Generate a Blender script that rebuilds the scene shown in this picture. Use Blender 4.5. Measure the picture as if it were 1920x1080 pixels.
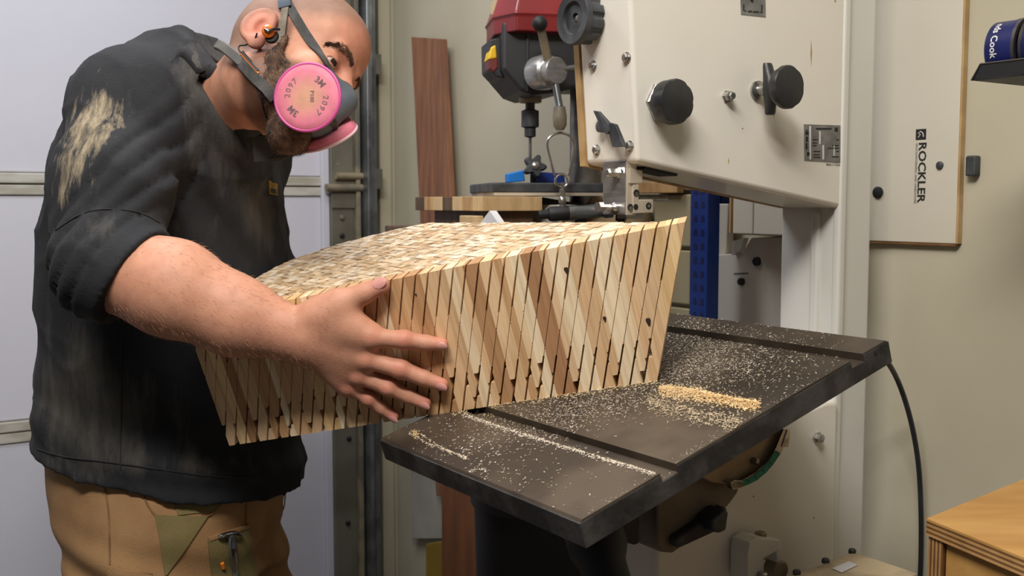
import bpy, math, random
import numpy as np
from mathutils import Vector, Matrix

for o in list(bpy.data.objects):
    bpy.data.objects.remove(o)
random.seed(7)
rng = np.random.default_rng(7)
scn = bpy.context.scene
col = scn.collection

# ------------------------------------------------------------------ camera
F = 2000.0; HY = 380.0; H = 1.25
TH = math.atan((540 - HY) / F)
cam_d = bpy.data.cameras.new('camera')
cam_o = bpy.data.objects.new('camera', cam_d)
col.objects.link(cam_o)
cam_o.location = (0, 0, H)
cam_o.rotation_euler = (math.pi / 2 - TH, 0, 0)
cam_d.sensor_width = 36.0
cam_d.lens = 36.0 * F / 1920.0
cam_d.clip_start = 0.05
cam_d.dof.use_dof = True
cam_d.dof.focus_distance = 1.5
cam_d.dof.aperture_fstop = 9.0
scn.camera = cam_o

# ------------------------------------------------------------------ light
world = bpy.data.worlds.new('world'); scn.world = world
world.use_nodes = True
world.node_tree.nodes['Background'].inputs[0].default_value = (0.93, 0.95, 1.0, 1)
world.node_tree.nodes['Background'].inputs[1].default_value = 0.07

def area(name, loc, target, sx, sy, power, colr):
    d = bpy.data.lights.new(name, 'AREA'); d.shape = 'RECTANGLE'
    d.size = sx; d.size_y = sy; d.energy = power; d.color = colr
    o = bpy.data.objects.new(name, d); col.objects.link(o)
    o.location = loc
    v = Vector(target) - Vector(loc)
    o.rotation_euler = v.to_track_quat('-Z', 'Y').to_euler()
    return o
area('ceiling_lamp_main', (-0.10, 0.60, 2.72), (-0.05, 0.85, 0), 1.3, 0.35, 15, (1.0, 0.965, 0.91))
area('ceiling_lamp_far', (-0.75, 1.95, 2.72), (-0.75, 2.1, 0), 1.2, 0.35, 19, (0.93, 0.95, 1.0))
area('ceiling_lamp_rear', (-0.32, -0.05, 2.72), (-0.25, 0.75, 0.6), 1.0, 0.30, 44, (1.0, 0.965, 0.92))

vs = scn.view_settings
vs.view_transform = 'Standard'; vs.look = 'None'; vs.gamma = 1.0
vs.use_curve_mapping = False
vs.exposure = 0.22

# ------------------------------------------------------------------ geometry of the place
A = np.array
R_ = A([1., 0, 0]); FW = A([0, math.cos(TH), -math.sin(TH)]); UP = A([0, math.sin(TH), math.cos(TH)])
CAM = A([0, 0, H])
def ray(x, y): return FW + R_ * (x - 960) / F + UP * (540 - y) / F
def hit(x, y, p0, n):
    d = ray(x, y); return CAM + d * (((p0 - CAM) @ n) / (d @ n))
def at(x, y, Y):
    d = ray(x, y); return CAM + d * (Y / d[1])
def project(P):
    d = P - CAM; z = d @ FW
    return np.stack([960 + F * (d @ R_) / z, 540 - F * (d @ UP) / z], -1)
AL = math.radians(33.3); PHI = math.radians(17.6)
T0 = A([math.cos(AL), math.sin(AL), 0]); S = A([-math.sin(AL), math.cos(AL), 0]); ZZ = A([0, 0, 1.])
T = T0 * math.cos(PHI) + ZZ * math.sin(PHI)
N = -T0 * math.sin(PHI) + ZZ * math.cos(PHI)
P0 = at(1232, 714, 1.40)                      # corner of the wood block on the tilted saw table
PB = A([P0[0], P0[1], 0.0])
def W(t, s, z): return PB + T0 * t + S * s + ZZ * z          # saw frame
def TB(t, s, n): return P0 + T * t + S * s + N * n           # tilted table frame
def hs(x, y, s):                                             # pixel on a plane s = const
    p = hit(x, y, PB + S * s, S); d = p - PB
    return (d @ T0, p[2])
def ht(x, y, t):                                             # pixel on a plane t = const
    p = hit(x, y, PB + T0 * t, T0); d = p - PB
    return (d @ S, p[2])
def tpix(x, y):                                              # pixel on the saw table
    d = hit(x, y, P0, N) - P0; return (d @ T, d @ S)
TW, SW = 0.60, 1.95                                          # wall behind the saw, garage door wall

# ------------------------------------------------------------------ materials
def lin(c):
    return tuple((v / 255 / 12.92) if v / 255 <= 0.04045 else ((v / 255 + 0.055) / 1.055) ** 2.4 for v in c) + (1,)
MATS = {}
def mat(name, c1, c2=None, scale=6, rough=0.5, metal=0.0, bump=0.0, bscale=None, stretch=(1, 1, 1), lo=0.4, hi=0.6,
        attr=None, coat=0.0, detail=4, trans=0.0, sss=0.0):
    if name in MATS: return MATS[name]
    m = bpy.data.materials.new(name); m.use_nodes = True
    nt = m.node_tree; b = nt.nodes['Principled BSDF']
    b.inputs['Roughness'].default_value = rough; b.inputs['Metallic'].default_value = metal
    b.inputs['Coat Weight'].default_value = coat
    if trans: b.inputs['Transmission Weight'].default_value = trans
    if sss:
        b.inputs['Subsurface Weight'].default_value = sss
        b.inputs['Subsurface Radius'].default_value = (0.012, 0.005, 0.003)
        b.inputs['Subsurface Scale'].default_value = 1.0
    tc = nt.nodes.new('ShaderNodeTexCoord'); mp = nt.nodes.new('ShaderNodeMapping')
    mp.inputs['Scale'].default_value = stretch
    nt.links.new(tc.outputs['Object'], mp.inputs['Vector'])
    nz = nt.nodes.new('ShaderNodeTexNoise'); nz.inputs['Scale'].default_value = scale; nz.inputs['Detail'].default_value = detail
    nt.links.new(mp.outputs[0], nz.inputs['Vector'])
    cr = nt.nodes.new('ShaderNodeValToRGB')
    cr.color_ramp.elements[0].position = lo; cr.color_ramp.elements[1].position = hi
    nt.links.new(nz.outputs['Fac'], cr.inputs[0])
    if attr:
        at_ = nt.nodes.new('ShaderNodeAttribute'); at_.attribute_name = attr
        cr.color_ramp.elements[0].color = c1 if isinstance(c1, tuple) and len(c1) == 4 else lin(c1)
        cr.color_ramp.elements[1].color = c2 if isinstance(c2, tuple) and len(c2) == 4 else lin(c2)
        mx = nt.nodes.new('ShaderNodeMix'); mx.data_type = 'RGBA'; mx.blend_type = 'MULTIPLY'
        mx.inputs[0].default_value = 1.0
        nt.links.new(at_.outputs['Color'], mx.inputs[6]); nt.links.new(cr.outputs[0], mx.inputs[7])
        nt.links.new(mx.outputs[2], b.inputs['Base Color'])
    else:
        cr.color_ramp.elements[0].color = lin(c1); cr.color_ramp.elements[1].color = lin(c2 or c1)
        nt.links.new(cr.outputs[0], b.inputs['Base Color'])
    if bump:
        n2 = nt.nodes.new('ShaderNodeTexNoise'); n2.inputs['Scale'].default_value = bscale or scale * 4
        n2.inputs['Detail'].default_value = 6
        nt.links.new(mp.outputs[0], n2.inputs['Vector'])
        bp = nt.nodes.new('ShaderNodeBump'); bp.inputs['Strength'].default_value = bump; bp.inputs['Distance'].default_value = 0.004
        nt.links.new(n2.outputs['Fac'], bp.inputs['Height']); nt.links.new(bp.outputs[0], b.inputs['Normal'])
    MATS[name] = m
    return m
WH = (1, 1, 1, 1)
M_wall = mat('wall_paint', (186, 178, 156), (179, 171, 148), 2.2, 0.75, bump=0.05, bscale=60)
M_garage = mat('garage_door_paint', (204, 203, 213), (197, 197, 208), 1.5, 0.55, bump=0.04, bscale=40)
M_garage_dark = mat('garage_stile_metal', (128, 124, 112), (108, 104, 92), 5, 0.5, 0.4)
M_rail = mat('garage_rail_paint', (190, 187, 178), (165, 160, 146), 9, 0.5, stretch=(1, 1, 3))
M_galv = mat('galvanised_steel', (150, 156, 162), (120, 124, 128), 14, 0.35, 0.85)
M_dusty = mat('dusty_steel', (150, 138, 112), (112, 106, 94), 16, 0.6, 0.3)
M_floor = mat('concrete_floor', (84, 78, 70), (64, 60, 54), 5, 0.8, bump=0.1)
M_ceil = mat('ceiling_paint', (205, 200, 190), (200, 195, 184), 2, 0.9)
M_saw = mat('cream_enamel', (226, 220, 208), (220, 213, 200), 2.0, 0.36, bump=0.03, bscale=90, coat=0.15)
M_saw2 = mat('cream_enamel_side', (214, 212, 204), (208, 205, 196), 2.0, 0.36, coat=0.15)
M_tan = mat('tan_door_edge', (180, 150, 105), (160, 128, 84), 20, 0.6)
M_iron = mat('cast_iron_table', (92, 81, 68), (62, 54, 46), 7, 0.40, 0.35, bump=0.05, bscale=120)
M_iron_edge = mat('cast_iron_edge', (74, 72, 72), (42, 41, 42), 22, 0.6, 0.35, bump=0.25, bscale=90, detail=8)
M_blk = mat('black_plastic', (44, 44, 45), (34, 34, 36), 18, 0.42, bump=0.06, bscale=150)
M_blkd = mat('dusty_black_plastic', (66, 68, 70), (42, 44, 47), 30, 0.55)
M_void = mat('dark_rubber', (22, 23, 26), (16, 17, 19), 12, 0.6)
M_alu = mat('machined_aluminium', (184, 182, 178), (160, 158, 156), 24, 0.33, 0.8, stretch=(1, 1, 5))
M_alu2 = mat('cast_aluminium', (208, 196, 178), (190, 178, 160), 12, 0.45, 0.45)
M_zinc = mat('zinc_bolt', (190, 188, 182), (150, 148, 144), 60, 0.28, 0.9)
M_plate = mat('silver_name_plate', (112, 112, 112), (150, 148, 146), 38, 0.42, 0.5, lo=0.35, hi=0.7)
M_ink = mat('black_ink', (38, 38, 40), (30, 30, 32), 20, 0.7)
M_inkg = mat('grey_ink', (120, 116, 106), (110, 106, 98), 20, 0.7)
M_trun = mat('trunnion_bronze', (178, 154, 122), (150, 130, 104), 14, 0.5, 0.35)
M_trund = mat('trunnion_iron', (124, 113, 98), (100, 91, 80), 10, 0.55, 0.4)
M_green = mat('green_scale_print', (22, 128, 100), (18, 108, 86), 40, 0.5)
M_cable = mat('black_cable_rubber', (40, 42, 46), (22, 23, 26), 9, 0.35)
M_wood = mat('maple_strip', (0.84, 0.77, 0.69, 1), (1.04, 1.03, 1.02, 1), 30, 0.6, bump=0.12, bscale=120, stretch=(7, 7, 0.35),
             lo=0.30, hi=0.55, attr='tint', detail=5)
M_endg = mat('end_grain', (0.55, 0.50, 0.44, 1), (1.04, 1.03, 1.02, 1), 60, 0.65, bump=0.3, bscale=160, stretch=(1, 1, 1),
             lo=0.32, hi=0.52, attr='tint', detail=4)
M_core = mat('shaded_wood_core', (120, 90, 60), (98, 72, 48), 30, 0.8)  # wood fill coloured darker to deepen the shade inside the kerfs
M_cedar = mat('cedar_board', (146, 100, 72), (112, 72, 52), 9, 0.6, stretch=(6, 6, 0.6), lo=0.35, hi=0.68, detail=6)
M_cedar2 = mat('brown_stained_board', (128, 78, 40), (98, 56, 28), 5, 0.55, stretch=(4, 4, 0.7), lo=0.35, hi=0.68)
M_pine = mat('scrap_pine', (192, 156, 106), (160, 122, 78), 9, 0.6, stretch=(5, 5, 1), lo=0.35, hi=0.65)
M_pined = mat('scrap_walnut', (100, 78, 56), (76, 58, 42), 9, 0.6, stretch=(5, 5, 1))
M_ply = mat('plywood_face', (205, 158, 92), (176, 126, 66), 3.5, 0.5, stretch=(1, 5, 5), lo=0.35, hi=0.68, detail=7)
M_plyd = mat('plywood_dark_ply', (120, 84, 48), (98, 66, 36), 20, 0.6)
M_plyl = mat('plywood_light_ply', (190, 146, 92), (170, 126, 76), 20, 0.6)
M_red = mat('red_enamel', (140, 40, 42), (118, 30, 33), 5, 0.35, coat=0.2)
M_dpblk = mat('drill_black_enamel', (40, 41, 44), (32, 33, 36), 8, 0.5)
M_yel = mat('yellow_plastic', (226, 186, 26), (214, 172, 20), 8, 0.45)
M_redp = mat('red_plastic', (120, 44, 40), (104, 36, 34), 8, 0.45)
M_blue = mat('blue_plastic', (20, 120, 205), (16, 108, 190), 10, 0.45)
M_bluep = mat('blue_steel', (18, 58, 140), (14, 48, 122), 8, 0.4)
M_chrome = mat('chrome_wire', (205, 205, 205), (190, 190, 190), 30, 0.2, 1.0)
M_steel = mat('brushed_steel', (150, 148, 144), (120, 118, 114), 30, 0.35, 0.8)
M_white = mat('white_laminate', (212, 206, 192), (206, 199, 184), 2, 0.5)
M_wboard = mat('white_painted_board', (204, 198, 184), (198, 191, 175), 2, 0.5)
M_navy = mat('navy_label', (26, 34, 92), (20, 26, 76), 8, 0.35)
M_lid = mat('grey_can_rim', (110, 106, 104), (84, 80, 80), 12, 0.35, 0.7)
M_dustbox = mat('dusty_motor_box', (196, 176, 142), (164, 146, 118), 14, 0.85, bump=0.3, bscale=70)
M_beige = mat('tan_canvas', (168, 146, 112), (150, 128, 96), 8, 0.8)
M_paper = mat('white_paper', (214, 212, 212), (204, 202, 202), 4, 0.7)

# ------------------------------------------------------------------ mesh helpers
FR = {}                                   # frame (rotation, origin) of every parent
def props(o, label=None, cat=None, group=None, kind=None):
    if label: o['label'] = label
    if cat: o['category'] = cat
    if group: o['group'] = group
    if kind: o['kind'] = kind
    return o
def thing(name, loc, label=None, cat=None, rz=0.0, group=None, kind=None, rot=None):
    o = bpy.data.objects.new(name, None); col.objects.link(o)
    o.empty_display_size = 0.05
    o.location = tuple(loc); o.rotation_euler = (0, 0, rz)
    c, s = math.cos(rz), math.sin(rz)
    FR[o] = (A([[c, -s, 0], [s, c, 0], [0, 0, 1.]]), A(loc, dtype=float))
    if rot is not None:
        o.rotation_euler = Matrix(rot.tolist()).to_euler(); FR[o] = (rot, A(loc, dtype=float))
    return props(o, label, cat, group, kind)
def make(name, V, Fc, m, parent=None, smooth=None, tint=None, bevel=0.0, origin=None, rz=0.0, seg=2):
    V = np.asarray(V, float)
    if parent is not None:
        Rm, L = FR[parent]
    else:
        if origin is None:
            mn, mx = V.min(0), V.max(0); origin = A([(mn[0] + mx[0]) / 2, (mn[1] + mx[1]) / 2, mn[2]])
        c, s = math.cos(rz), math.sin(rz)
        Rm, L = A([[c, -s, 0], [s, c, 0], [0, 0, 1.]]), A(origin, dtype=float)
    Vl = (V - L) @ Rm
    me = bpy.data.meshes.new(name)
    me.from_pydata(Vl.tolist(), [], [tuple(int(i) for i in f) for f in Fc])
    me.validate(); me.update()
    if smooth is not None:
        me.polygons.foreach_set('use_smooth', [True] * len(me.polygons))
        if smooth < 179: me.set_sharp_from_angle(angle=math.radians(smooth))
    if tint is not None:
        ca = me.color_attributes.new('tint', 'FLOAT_COLOR', 'POINT')
        tint = np.asarray(tint, float)
        if tint.ndim == 1: tint = np.tile(tint, (len(me.vertices), 1))
        if tint.shape[1] == 3: tint = np.c_[tint, np.ones(len(tint))]
        ca.data.foreach_set('color', tint.astype(np.float32).ravel())
    me.materials.append(m)
    o = bpy.data.objects.new(name, me); col.objects.link(o)
    if parent is not None:
        o.parent = parent
        FR[o] = (Rm, L)
    else:
        o.location = tuple(L); o.rotation_euler = (0, 0, rz); FR[o] = (Rm, L)
    if bevel:
        b = o.modifiers.new('bevel', 'BEVEL'); b.width = bevel; b.segments = seg; b.limit_method = 'ANGLE'
        b.angle_limit = math.radians(40); b.harden_normals = False
    return o
def nrm(v): v = np.asarray(v, float); return v / np.linalg.norm(v)
def frame_of(d):
    d = nrm(d); h = A([0, 0, 1.]) if abs(d[2]) < 0.9 else A([1., 0, 0])
    x = nrm(np.cross(h, d)); return x, np.cross(d, x), d
class G:
    def __init__(s): s.v = []; s.f = []
    def add(s, V, Fc):
        n = len(s.v); s.v += [tuple(map(float, p)) for p in V]; s.f += [tuple(n + i for i in f) for f in Fc]; return s
    def loops(s, L, closed=True, cap0=True, cap1=True):
        k = len(L[0]); V = [p for l in L for p in l]; Fc = []
        for i in range(len(L) - 1):
            for j in range(k if closed else k - 1):
                a = i * k + j; b = i * k + (j + 1) % k
                Fc.append((a, b, b + k, a + k))
        if cap0: Fc.append(tuple(range(k))[::-1])
        if cap1: Fc.append(tuple((len(L) - 1) * k + j for j in range(k)))
        return s.add(V, Fc)
    def prism(s, poly, ext):                               # poly: world points, ext: vector
        poly = [A(p) for p in poly]; ext = A(ext)
        return s.loops([poly, [p + ext for p in poly]])
    def box(s, lo, hi, fn=None):                           # box in a frame given by fn(x,y,z)->world
        fn = fn or (lambda x, y, z: A([x, y, z]))
        a = [fn(lo[0], lo[1], z) for z in (lo[2], hi[2])]
        P = [[fn(lo[0], lo[1], z), fn(hi[0], lo[1], z), fn(hi[0], hi[1], z), fn(lo[0], hi[1], z)] for z in (lo[2], hi[2])]
        return s.loops(P)
    def lathe(s, o, d, prof, n=24, cap0=True, cap1=True):  # prof: (radius, height along d)
        x, y, d = frame_of(d); L = []
        for r, h in prof:
            L.append([A(o) + d * h + (x * math.cos(2 * math.pi * k / n) + y * math.sin(2 * math.pi * k / n)) * max(r, 1e-5) for k in range(n)])
        return s.loops(L, cap0=cap0, cap1=cap1)
    def cyl(s, a, b, r, r2=None, n=20):
        a = A(a); b = A(b); return s.lathe(a, b - a, [(r, 0), (r if r2 is None else r2, float(np.linalg.norm(b - a)))], n)
    def ball(s, c, r, n=16):
        m = n // 2
        return s.lathe(A(c) - A([0, 0, r]), (0, 0, 1), [(r * math.sin(math.pi * k / m), r - r * math.cos(math.pi * k / m)) for k in range(m + 1)], n)
    def tube(s, path, r, n=10, closed=False):
        path = [A(p) for p in path]; m = len(path); L = []; pv = None
        for i in range(m):
            if closed: d = path[(i + 1) % m] - path[i - 1]
            else: d = path[min(i + 1, m - 1)] - path[max(i - 1, 0)]
            d = nrm(d)
            if pv is None: x, y, _ = frame_of(d)
            else:
                x = nrm(pv - d * (pv @ d)); y = np.cross(d, x)
            pv = x
            rr = r[i] if hasattr(r, '__len__') else r
            L.append([path[i] + (x * math.cos(2 * math.pi * k / n) + y * math.sin(2 * math.pi * k / n)) * rr for k in range(n)])
        if closed: L.append(L[0])
        return s.loops(L, cap0=not closed, cap1=not closed)
    def ribbon(s, path, nors, w, th, wv=None):             # flat strap: path, surface normals, width, thickness
        path = [A(p) for p in path]; L = []; m = len(path)
        for i in range(m):
            d = nrm(path[min(i + 1, m - 1)] - path[max(i - 1, 0)]); nn = nrm(nors[i]); nn = nrm(nn - d * (nn @ d))
            b = np.cross(d, nn) * w / 2; q = nn * th / 2
            L.append([path[i] - b - q, path[i] + b - q, path[i] + b + q, path[i] - b + q])
        return s.loops(L)
    def build(s, name, m, parent=None, smooth=35, **k):
        return make(name, s.v, s.f, m, parent, smooth, **k)
def smoothpath(P, n=8):
    P = [A(p, dtype=float) for p in P]; out = []
    for i in range(len(P) - 1):
        p0 = P[max(i - 1, 0)]; p1 = P[i]; p2 = P[i + 1]; p3 = P[min(i + 2, len(P) - 1)]
        for k in range(n):
            t = k / n
            out.append(0.5 * ((2 * p1) + (-p0 + p2) * t + (2 * p0 - 5 * p1 + 4 * p2 - p3) * t * t + (-p0 + 3 * p1 - 3 * p2 + p3) * t ** 3))
    out.append(P[-1]); return out
def text_mesh(txt, size, bold=0.0):
    c = bpy.data.curves.new('txt', 'FONT'); c.body = txt; c.size = size; c.align_x = 'CENTER'; c.align_y = 'CENTER'
    c.offset = bold; c.resolution_u = 2
    o = bpy.data.objects.new('txt', c); col.objects.link(o)
    dg = bpy.context.evaluated_depsgraph_get(); dg.update()
    me = o.evaluated_get(dg).to_mesh()
    V = np.array([v.co[:] for v in me.vertices]) if len(me.vertices) else np.zeros((0, 3))
    Fc = [tuple(p.vertices) for p in me.polygons]
    o.evaluated_get(dg).to_mesh_clear()
    bpy.data.objects.remove(o); bpy.data.curves.remove(c)
    return V, Fc
def text(name, txt, size, origin, ex, ey, m, parent, bold=0.0, lift=0.0006):
    V, Fc = text_mesh(txt, size, bold)
    ex = nrm(ex); ey = nrm(ey); n = np.cross(ex, ey)
    P = A(origin) + V[:, :1] * ex + V[:, 1:2] * ey + n * lift
    return make(name, P, Fc, m, parent, None)

M_knot = mat('dark_knot', (58, 40, 28), (40, 28, 20), 80, 0.7)
M_dust = mat('sawdust_chip', (0.9, 0.9, 0.9, 1), (1.02, 1.02, 1.02, 1), 60, 0.85, attr='tint')
M_pine2 = mat('light_scrap_pine', (206, 176, 130), (184, 150, 104), 9, 0.6, stretch=(5, 5, 1), lo=0.35, hi=0.65)
M_wall2 = mat('cream_drawer_front', (176, 164, 132), (168, 156, 124), 3, 0.6)
M_garage_dark2 = mat('pale_sheet', (170, 166, 156), (150, 146, 136), 4, 0.6)
M_yeld = mat('dull_yellow', (150, 122, 30), (132, 106, 26), 8, 0.6)
M_navy2 = mat('blue_grey_buckle', (62, 74, 90), (50, 60, 74), 20, 0.45)
M_strapl2 = mat('neckband_grey', (98, 96, 92), (84, 82, 79), 20, 0.6)
# ------------------------------------------------------------------ the room
def wbox(g, t0, t1, s0, s1, z0, z1): return g.box((t0, s0, z0), (t1, s1, z1), W)
RZ = AL
room = dict(rz=RZ)
g = G(); wbox(g, -4.2, TW + 0.1, -3.2, SW + 0.1, -0.1, 0.0); props(g.build('floor', M_floor, None, None, **room), kind='structure')
g = G(); wbox(g, -4.2, TW + 0.1, -3.2, SW + 0.1, 2.85, 2.95); props(g.build('ceiling', M_ceil, None, None, **room), kind='structure')
wr = thing('wall_right', W(TW, 0, 0), rz=RZ, kind='structure')
g = G(); wbox(g, TW, TW + 0.1, -3.2, SW + 0.1, 0, 2.85); g.build('plaster', M_wall, wr, None)
# seam strip and stain on the wall by the corner
s0, _ = ht(736, 300, TW)
g = G(); wbox(g, TW - 0.004, TW, s0 - 0.01, s0 + 0.012, 0, 2.85); g.build('seam_strip', M_wall, wr, None)
wl = thing('wall_left', W(0, SW, 0), rz=RZ, kind='structure')
tj, _ = hs(712, 300, SW)
g = G(); wbox(g, tj, TW, SW, SW + 0.1, 0, 2.85); g.build('plaster', M_wall, wl, None)
g = G(); wbox(g, -4.2, tj, SW + 0.06, SW + 0.1, 0, 2.85); g.build('backing', M_wall, wl, None)

# garage door
gd = thing('door_1', W(-1.5, SW, 0), label='white sectional garage door with ribbed joints behind the man', rz=RZ, kind='structure')
te, _ = hs(655, 300, SW)
zr1 = hs(40, 345, SW)[1]; zr2 = hs(40, 808, SW)[1]; dz = zr1 - zr2
for k in range(-1, 4):
    za = zr2 + (k - 0) * dz; zb = za + dz
    if za < 0: za = 0.02
    g = G(); wbox(g, -4.2, te, SW - 0.004, SW + 0.04, za + 0.03, zb - 0.03)
    g.build('panel', M_garage, gd, None, bevel=0.004)
    for q in (0, 1):
        g = G(); c = zb + (-0.015 if q else 0.015)
        wbox(g, -4.2, te, SW - 0.014 + 0.004 * q, SW + 0.04, c - 0.0135, c + 0.0135)
        g.build('rail', M_rail, gd, None, bevel=0.003)
t_a = hs(612, 300, SW)[0]
g = G(); wbox(g, t_a, te, SW - 0.03, SW - 0.004, 0.02, 2.6); g.build('end_stile', M_garage_dark, gd, None, bevel=0.003)
t_b = hs(598, 300, SW)[0]
g = G(); wbox(g, t_b, t_a, SW - 0.02, SW - 0.004, 0.02, 2.6); g.build('edge_trim', M_garage, gd, None, bevel=0.003)
for (x, y) in ((633, 309), (640, 372), (641, 408), (641, 442), (654, 822), (652, 980)):
    t, z = hs(x, y, SW - 0.03)
    g = G().lathe(W(t, SW - 0.03, z), -S, [(0.008, 0), (0.008, 0.004), (0.005, 0.007)], 10)
    g.build('bolt', M_dusty if y < 430 else M_void, gd)
# hinge and roller stem
t0, z = hs(628, 330, SW - 0.04); t1, _ = hs(700, 330, SW - 0.04)
g = G().cyl(W(t0, SW - 0.045, z), W(t1 - 0.03, SW - 0.045, z), 0.011); g.build('hinge_barrel', M_dusty, gd)
t0, z = hs(610, 352, SW - 0.04)
g = G().cyl(W(t0, SW - 0.045, z), W(t1, SW - 0.045, z), 0.012); g.build('roller_stem', M_dusty, gd)
t, z = hs(632, 315, SW - 0.03); wz = z
g = G().prism([W(t - 0.02, SW - 0.032, z - 0.12), W(t + 0.055, SW - 0.032, z - 0.12), W(t + 0.055, SW - 0.032, z - 0.02), W(t + 0.03, SW - 0.032, z + 0.05), W(t, SW - 0.032, z + 0.05), W(t - 0.02, SW - 0.032, z - 0.02)], -S * 0.004)
g.build('hinge_plate', M_garage_dark, gd, None)
# track
tr = thing('trim_1', W(0, SW, 0), label='galvanised vertical garage door track beside the cream wall', rz=RZ, kind='structure')
for (xa, xb, sa, sb, m, nm) in ((668, 676, 0.05, 0.02, M_dusty, 'track_lip'), (676, 690, 0.03, 0.0, M_galv, 'track_back'), (690, 697, 0.09, 0.0, M_galv, 'track_flange'), (697, 707, 0.06, 0.0, M_galv, 'track_bracket')):
    ta = hs(xa, 300, SW - sa)[0]; tb = hs(xb, 300, SW - sa)[0]
    g = G(); wbox(g, ta, tb, SW - sa, SW - sb, 0.0, 2.6); g.build(nm, m, tr, None, bevel=0.002)
ta = hs(706, 300, SW - 0.06)[0]
for y in (120, 335, 700):
    z = hs(706, y, SW - 0.06)[1]
    g = G(); wbox(g, ta, ta + 0.02, SW - 0.06, SW, z - 0.03, z + 0.03); g.build('angle_clip', M_garage_dark, tr, None)

# ------------------------------------------------------------------ bandsaw
saw = thing('bandsaw', PB + T0 * 0.25 + S * 0.1, 'cream floor-standing bandsaw with tilted black iron table and black knobs', 'bandsaw', rz=RZ)
SR, SF = 0.05, 0.165
zt = 1.95
tl, zl = hs(1195, 304, SR); tc_, zc = hs(1578, 391, SR)
tcr = hs(1640, 350, SR)[0]
lean = -0.075
def tlean(z): return tl + lean * (z - zl)
poly = [(tl, zl), (tc_, zc), (tc_, zt), (tlean(zt), zt)]
g = G().prism([W(t, SR, z) for t, z in poly], S * (SF - SR)); g.build('upper_frame', M_saw, saw, 30, bevel=0.007, seg=3)
# recessed dark opening under the frame at the guide
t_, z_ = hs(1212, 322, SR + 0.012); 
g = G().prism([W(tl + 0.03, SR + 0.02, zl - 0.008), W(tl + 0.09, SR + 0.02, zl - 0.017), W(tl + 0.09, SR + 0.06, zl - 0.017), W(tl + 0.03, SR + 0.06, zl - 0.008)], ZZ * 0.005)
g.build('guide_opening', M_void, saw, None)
g = G().prism([W(tlean(z) - 0.001, SF, z) for z in (zl - 0.002, zt)] + [W(tc_, SF, zt), W(tc_, SF, zc)], S * 0.012); g.build('front_cover', M_tan, saw, None)
# column
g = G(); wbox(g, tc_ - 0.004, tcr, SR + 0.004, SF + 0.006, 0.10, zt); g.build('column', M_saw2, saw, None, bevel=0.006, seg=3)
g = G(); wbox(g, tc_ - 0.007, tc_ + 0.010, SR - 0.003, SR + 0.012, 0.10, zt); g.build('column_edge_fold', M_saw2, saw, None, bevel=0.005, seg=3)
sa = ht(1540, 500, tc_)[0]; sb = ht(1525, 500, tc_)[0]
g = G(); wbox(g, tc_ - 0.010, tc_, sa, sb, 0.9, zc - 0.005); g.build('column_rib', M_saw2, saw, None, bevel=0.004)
# lower frame
tl2, _ = hs(1229, 1000, SR - 0.01); tr2, zr_ = hs(1573, 752, SR - 0.01)
g = G().prism([W(tl2, SR - 0.01, 0.12), W(tr2, SR - 0.01, 0.12), W(tr2, SR - 0.01, zr_), W(tr2 - 0.03, SR - 0.01, zr_ + 0.004), W(tl2, SR - 0.01, zr_ - 0.06)], S * (SF - SR + 0.01))
g.build('lower_frame', M_saw, saw, 30, bevel=0.008, seg=3)
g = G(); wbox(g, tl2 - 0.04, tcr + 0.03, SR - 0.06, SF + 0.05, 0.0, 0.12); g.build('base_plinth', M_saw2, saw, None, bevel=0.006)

# table with two mitre slots, tilted
def troof():
    tA, tB, th = -0.297, 0.209, -0.030
    pr = [(tA + 0.006, th), (tA, th + 0.006), (tA, -0.003), (tA + 0.003, 0), (-0.184, 0), (-0.184, -0.010), (-0.160, -0.010), (-0.160, 0),
          (0.137, 0), (0.137, -0.010), (0.161, -0.010), (0.161, 0), (tB - 0.003, 0), (tB, -0.003), (tB, th + 0.004), (tB - 0.004, th)]
    return pr
S_N, S_F = -0.207, 0.252
g = G().prism([TB(t, S_N, n) for t, n in troof()], S * (S_F - S_N))
table = g.build('table', M_iron, saw, 25)
def edge_strip(nm, pts, ext, m):
    g = G().prism(pts, ext); o = g.build(nm, m, None, None)
    return o
# table side skirts (rough cast edges)
segs = [(-0.2975, -0.184), (-0.160, 0.137), (0.161, 0.2095)]
g = G()
g.prism([TB(-0.2975, S_N - 0.0012, -0.031), TB(0.2095, S_N - 0.0012, -0.031), TB(0.2095, S_N - 0.0012, -0.0105), TB(-0.2975, S_N - 0.0012, -0.0105)], S * 0.0012)
for a, b in segs:
    g.prism([TB(a, S_N - 0.0012, -0.0105), TB(b, S_N - 0.0012, -0.0105), TB(b, S_N - 0.0012, -0.0028), TB(a, S_N - 0.0012, -0.0028)], S * 0.0012)
g.prism([TB(-0.2985, S_N - 0.0012, -0.031), TB(-0.2985, S_N - 0.0012, -0.0028), TB(-0.2985, S_F, -0.0028), TB(-0.2985, S_F, -0.031)], T * 0.0015)
g.prism([TB(0.209, S_N - 0.0012, -0.031), TB(0.209, S_N - 0.0012, -0.0028), TB(0.209, S_F, -0.0028), TB(0.209, S_F, -0.031)], T * 0.0015)
sk = g.build('rough_edge', M_iron_edge, None, None)
bpy.data.objects.remove(sk)
make('rough_edge', g.v, g.f, M_iron_edge, table, None)
g = G().prism([TB(-0.20, -0.15, -0.03), TB(0.12, -0.15, -0.03), TB(0.12, 0.2, -0.03), TB(-0.2, 0.2, -0.03)], -N * 0.012); g.build('underside_rib', M_iron_edge, saw, None)
for (x, y) in ((1176, 955), (1642, 664), (1352, 868)):
    d = hit(x, y, P0 + S * (S_N - 0.0012), S)
    g = G().lathe(d + S * 0.001, -S, [(0.0035, 0), (0.0035, 0.0012)], 12)
    make('edge_hole', g.v, g.f, M_void, table, None)

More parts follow.
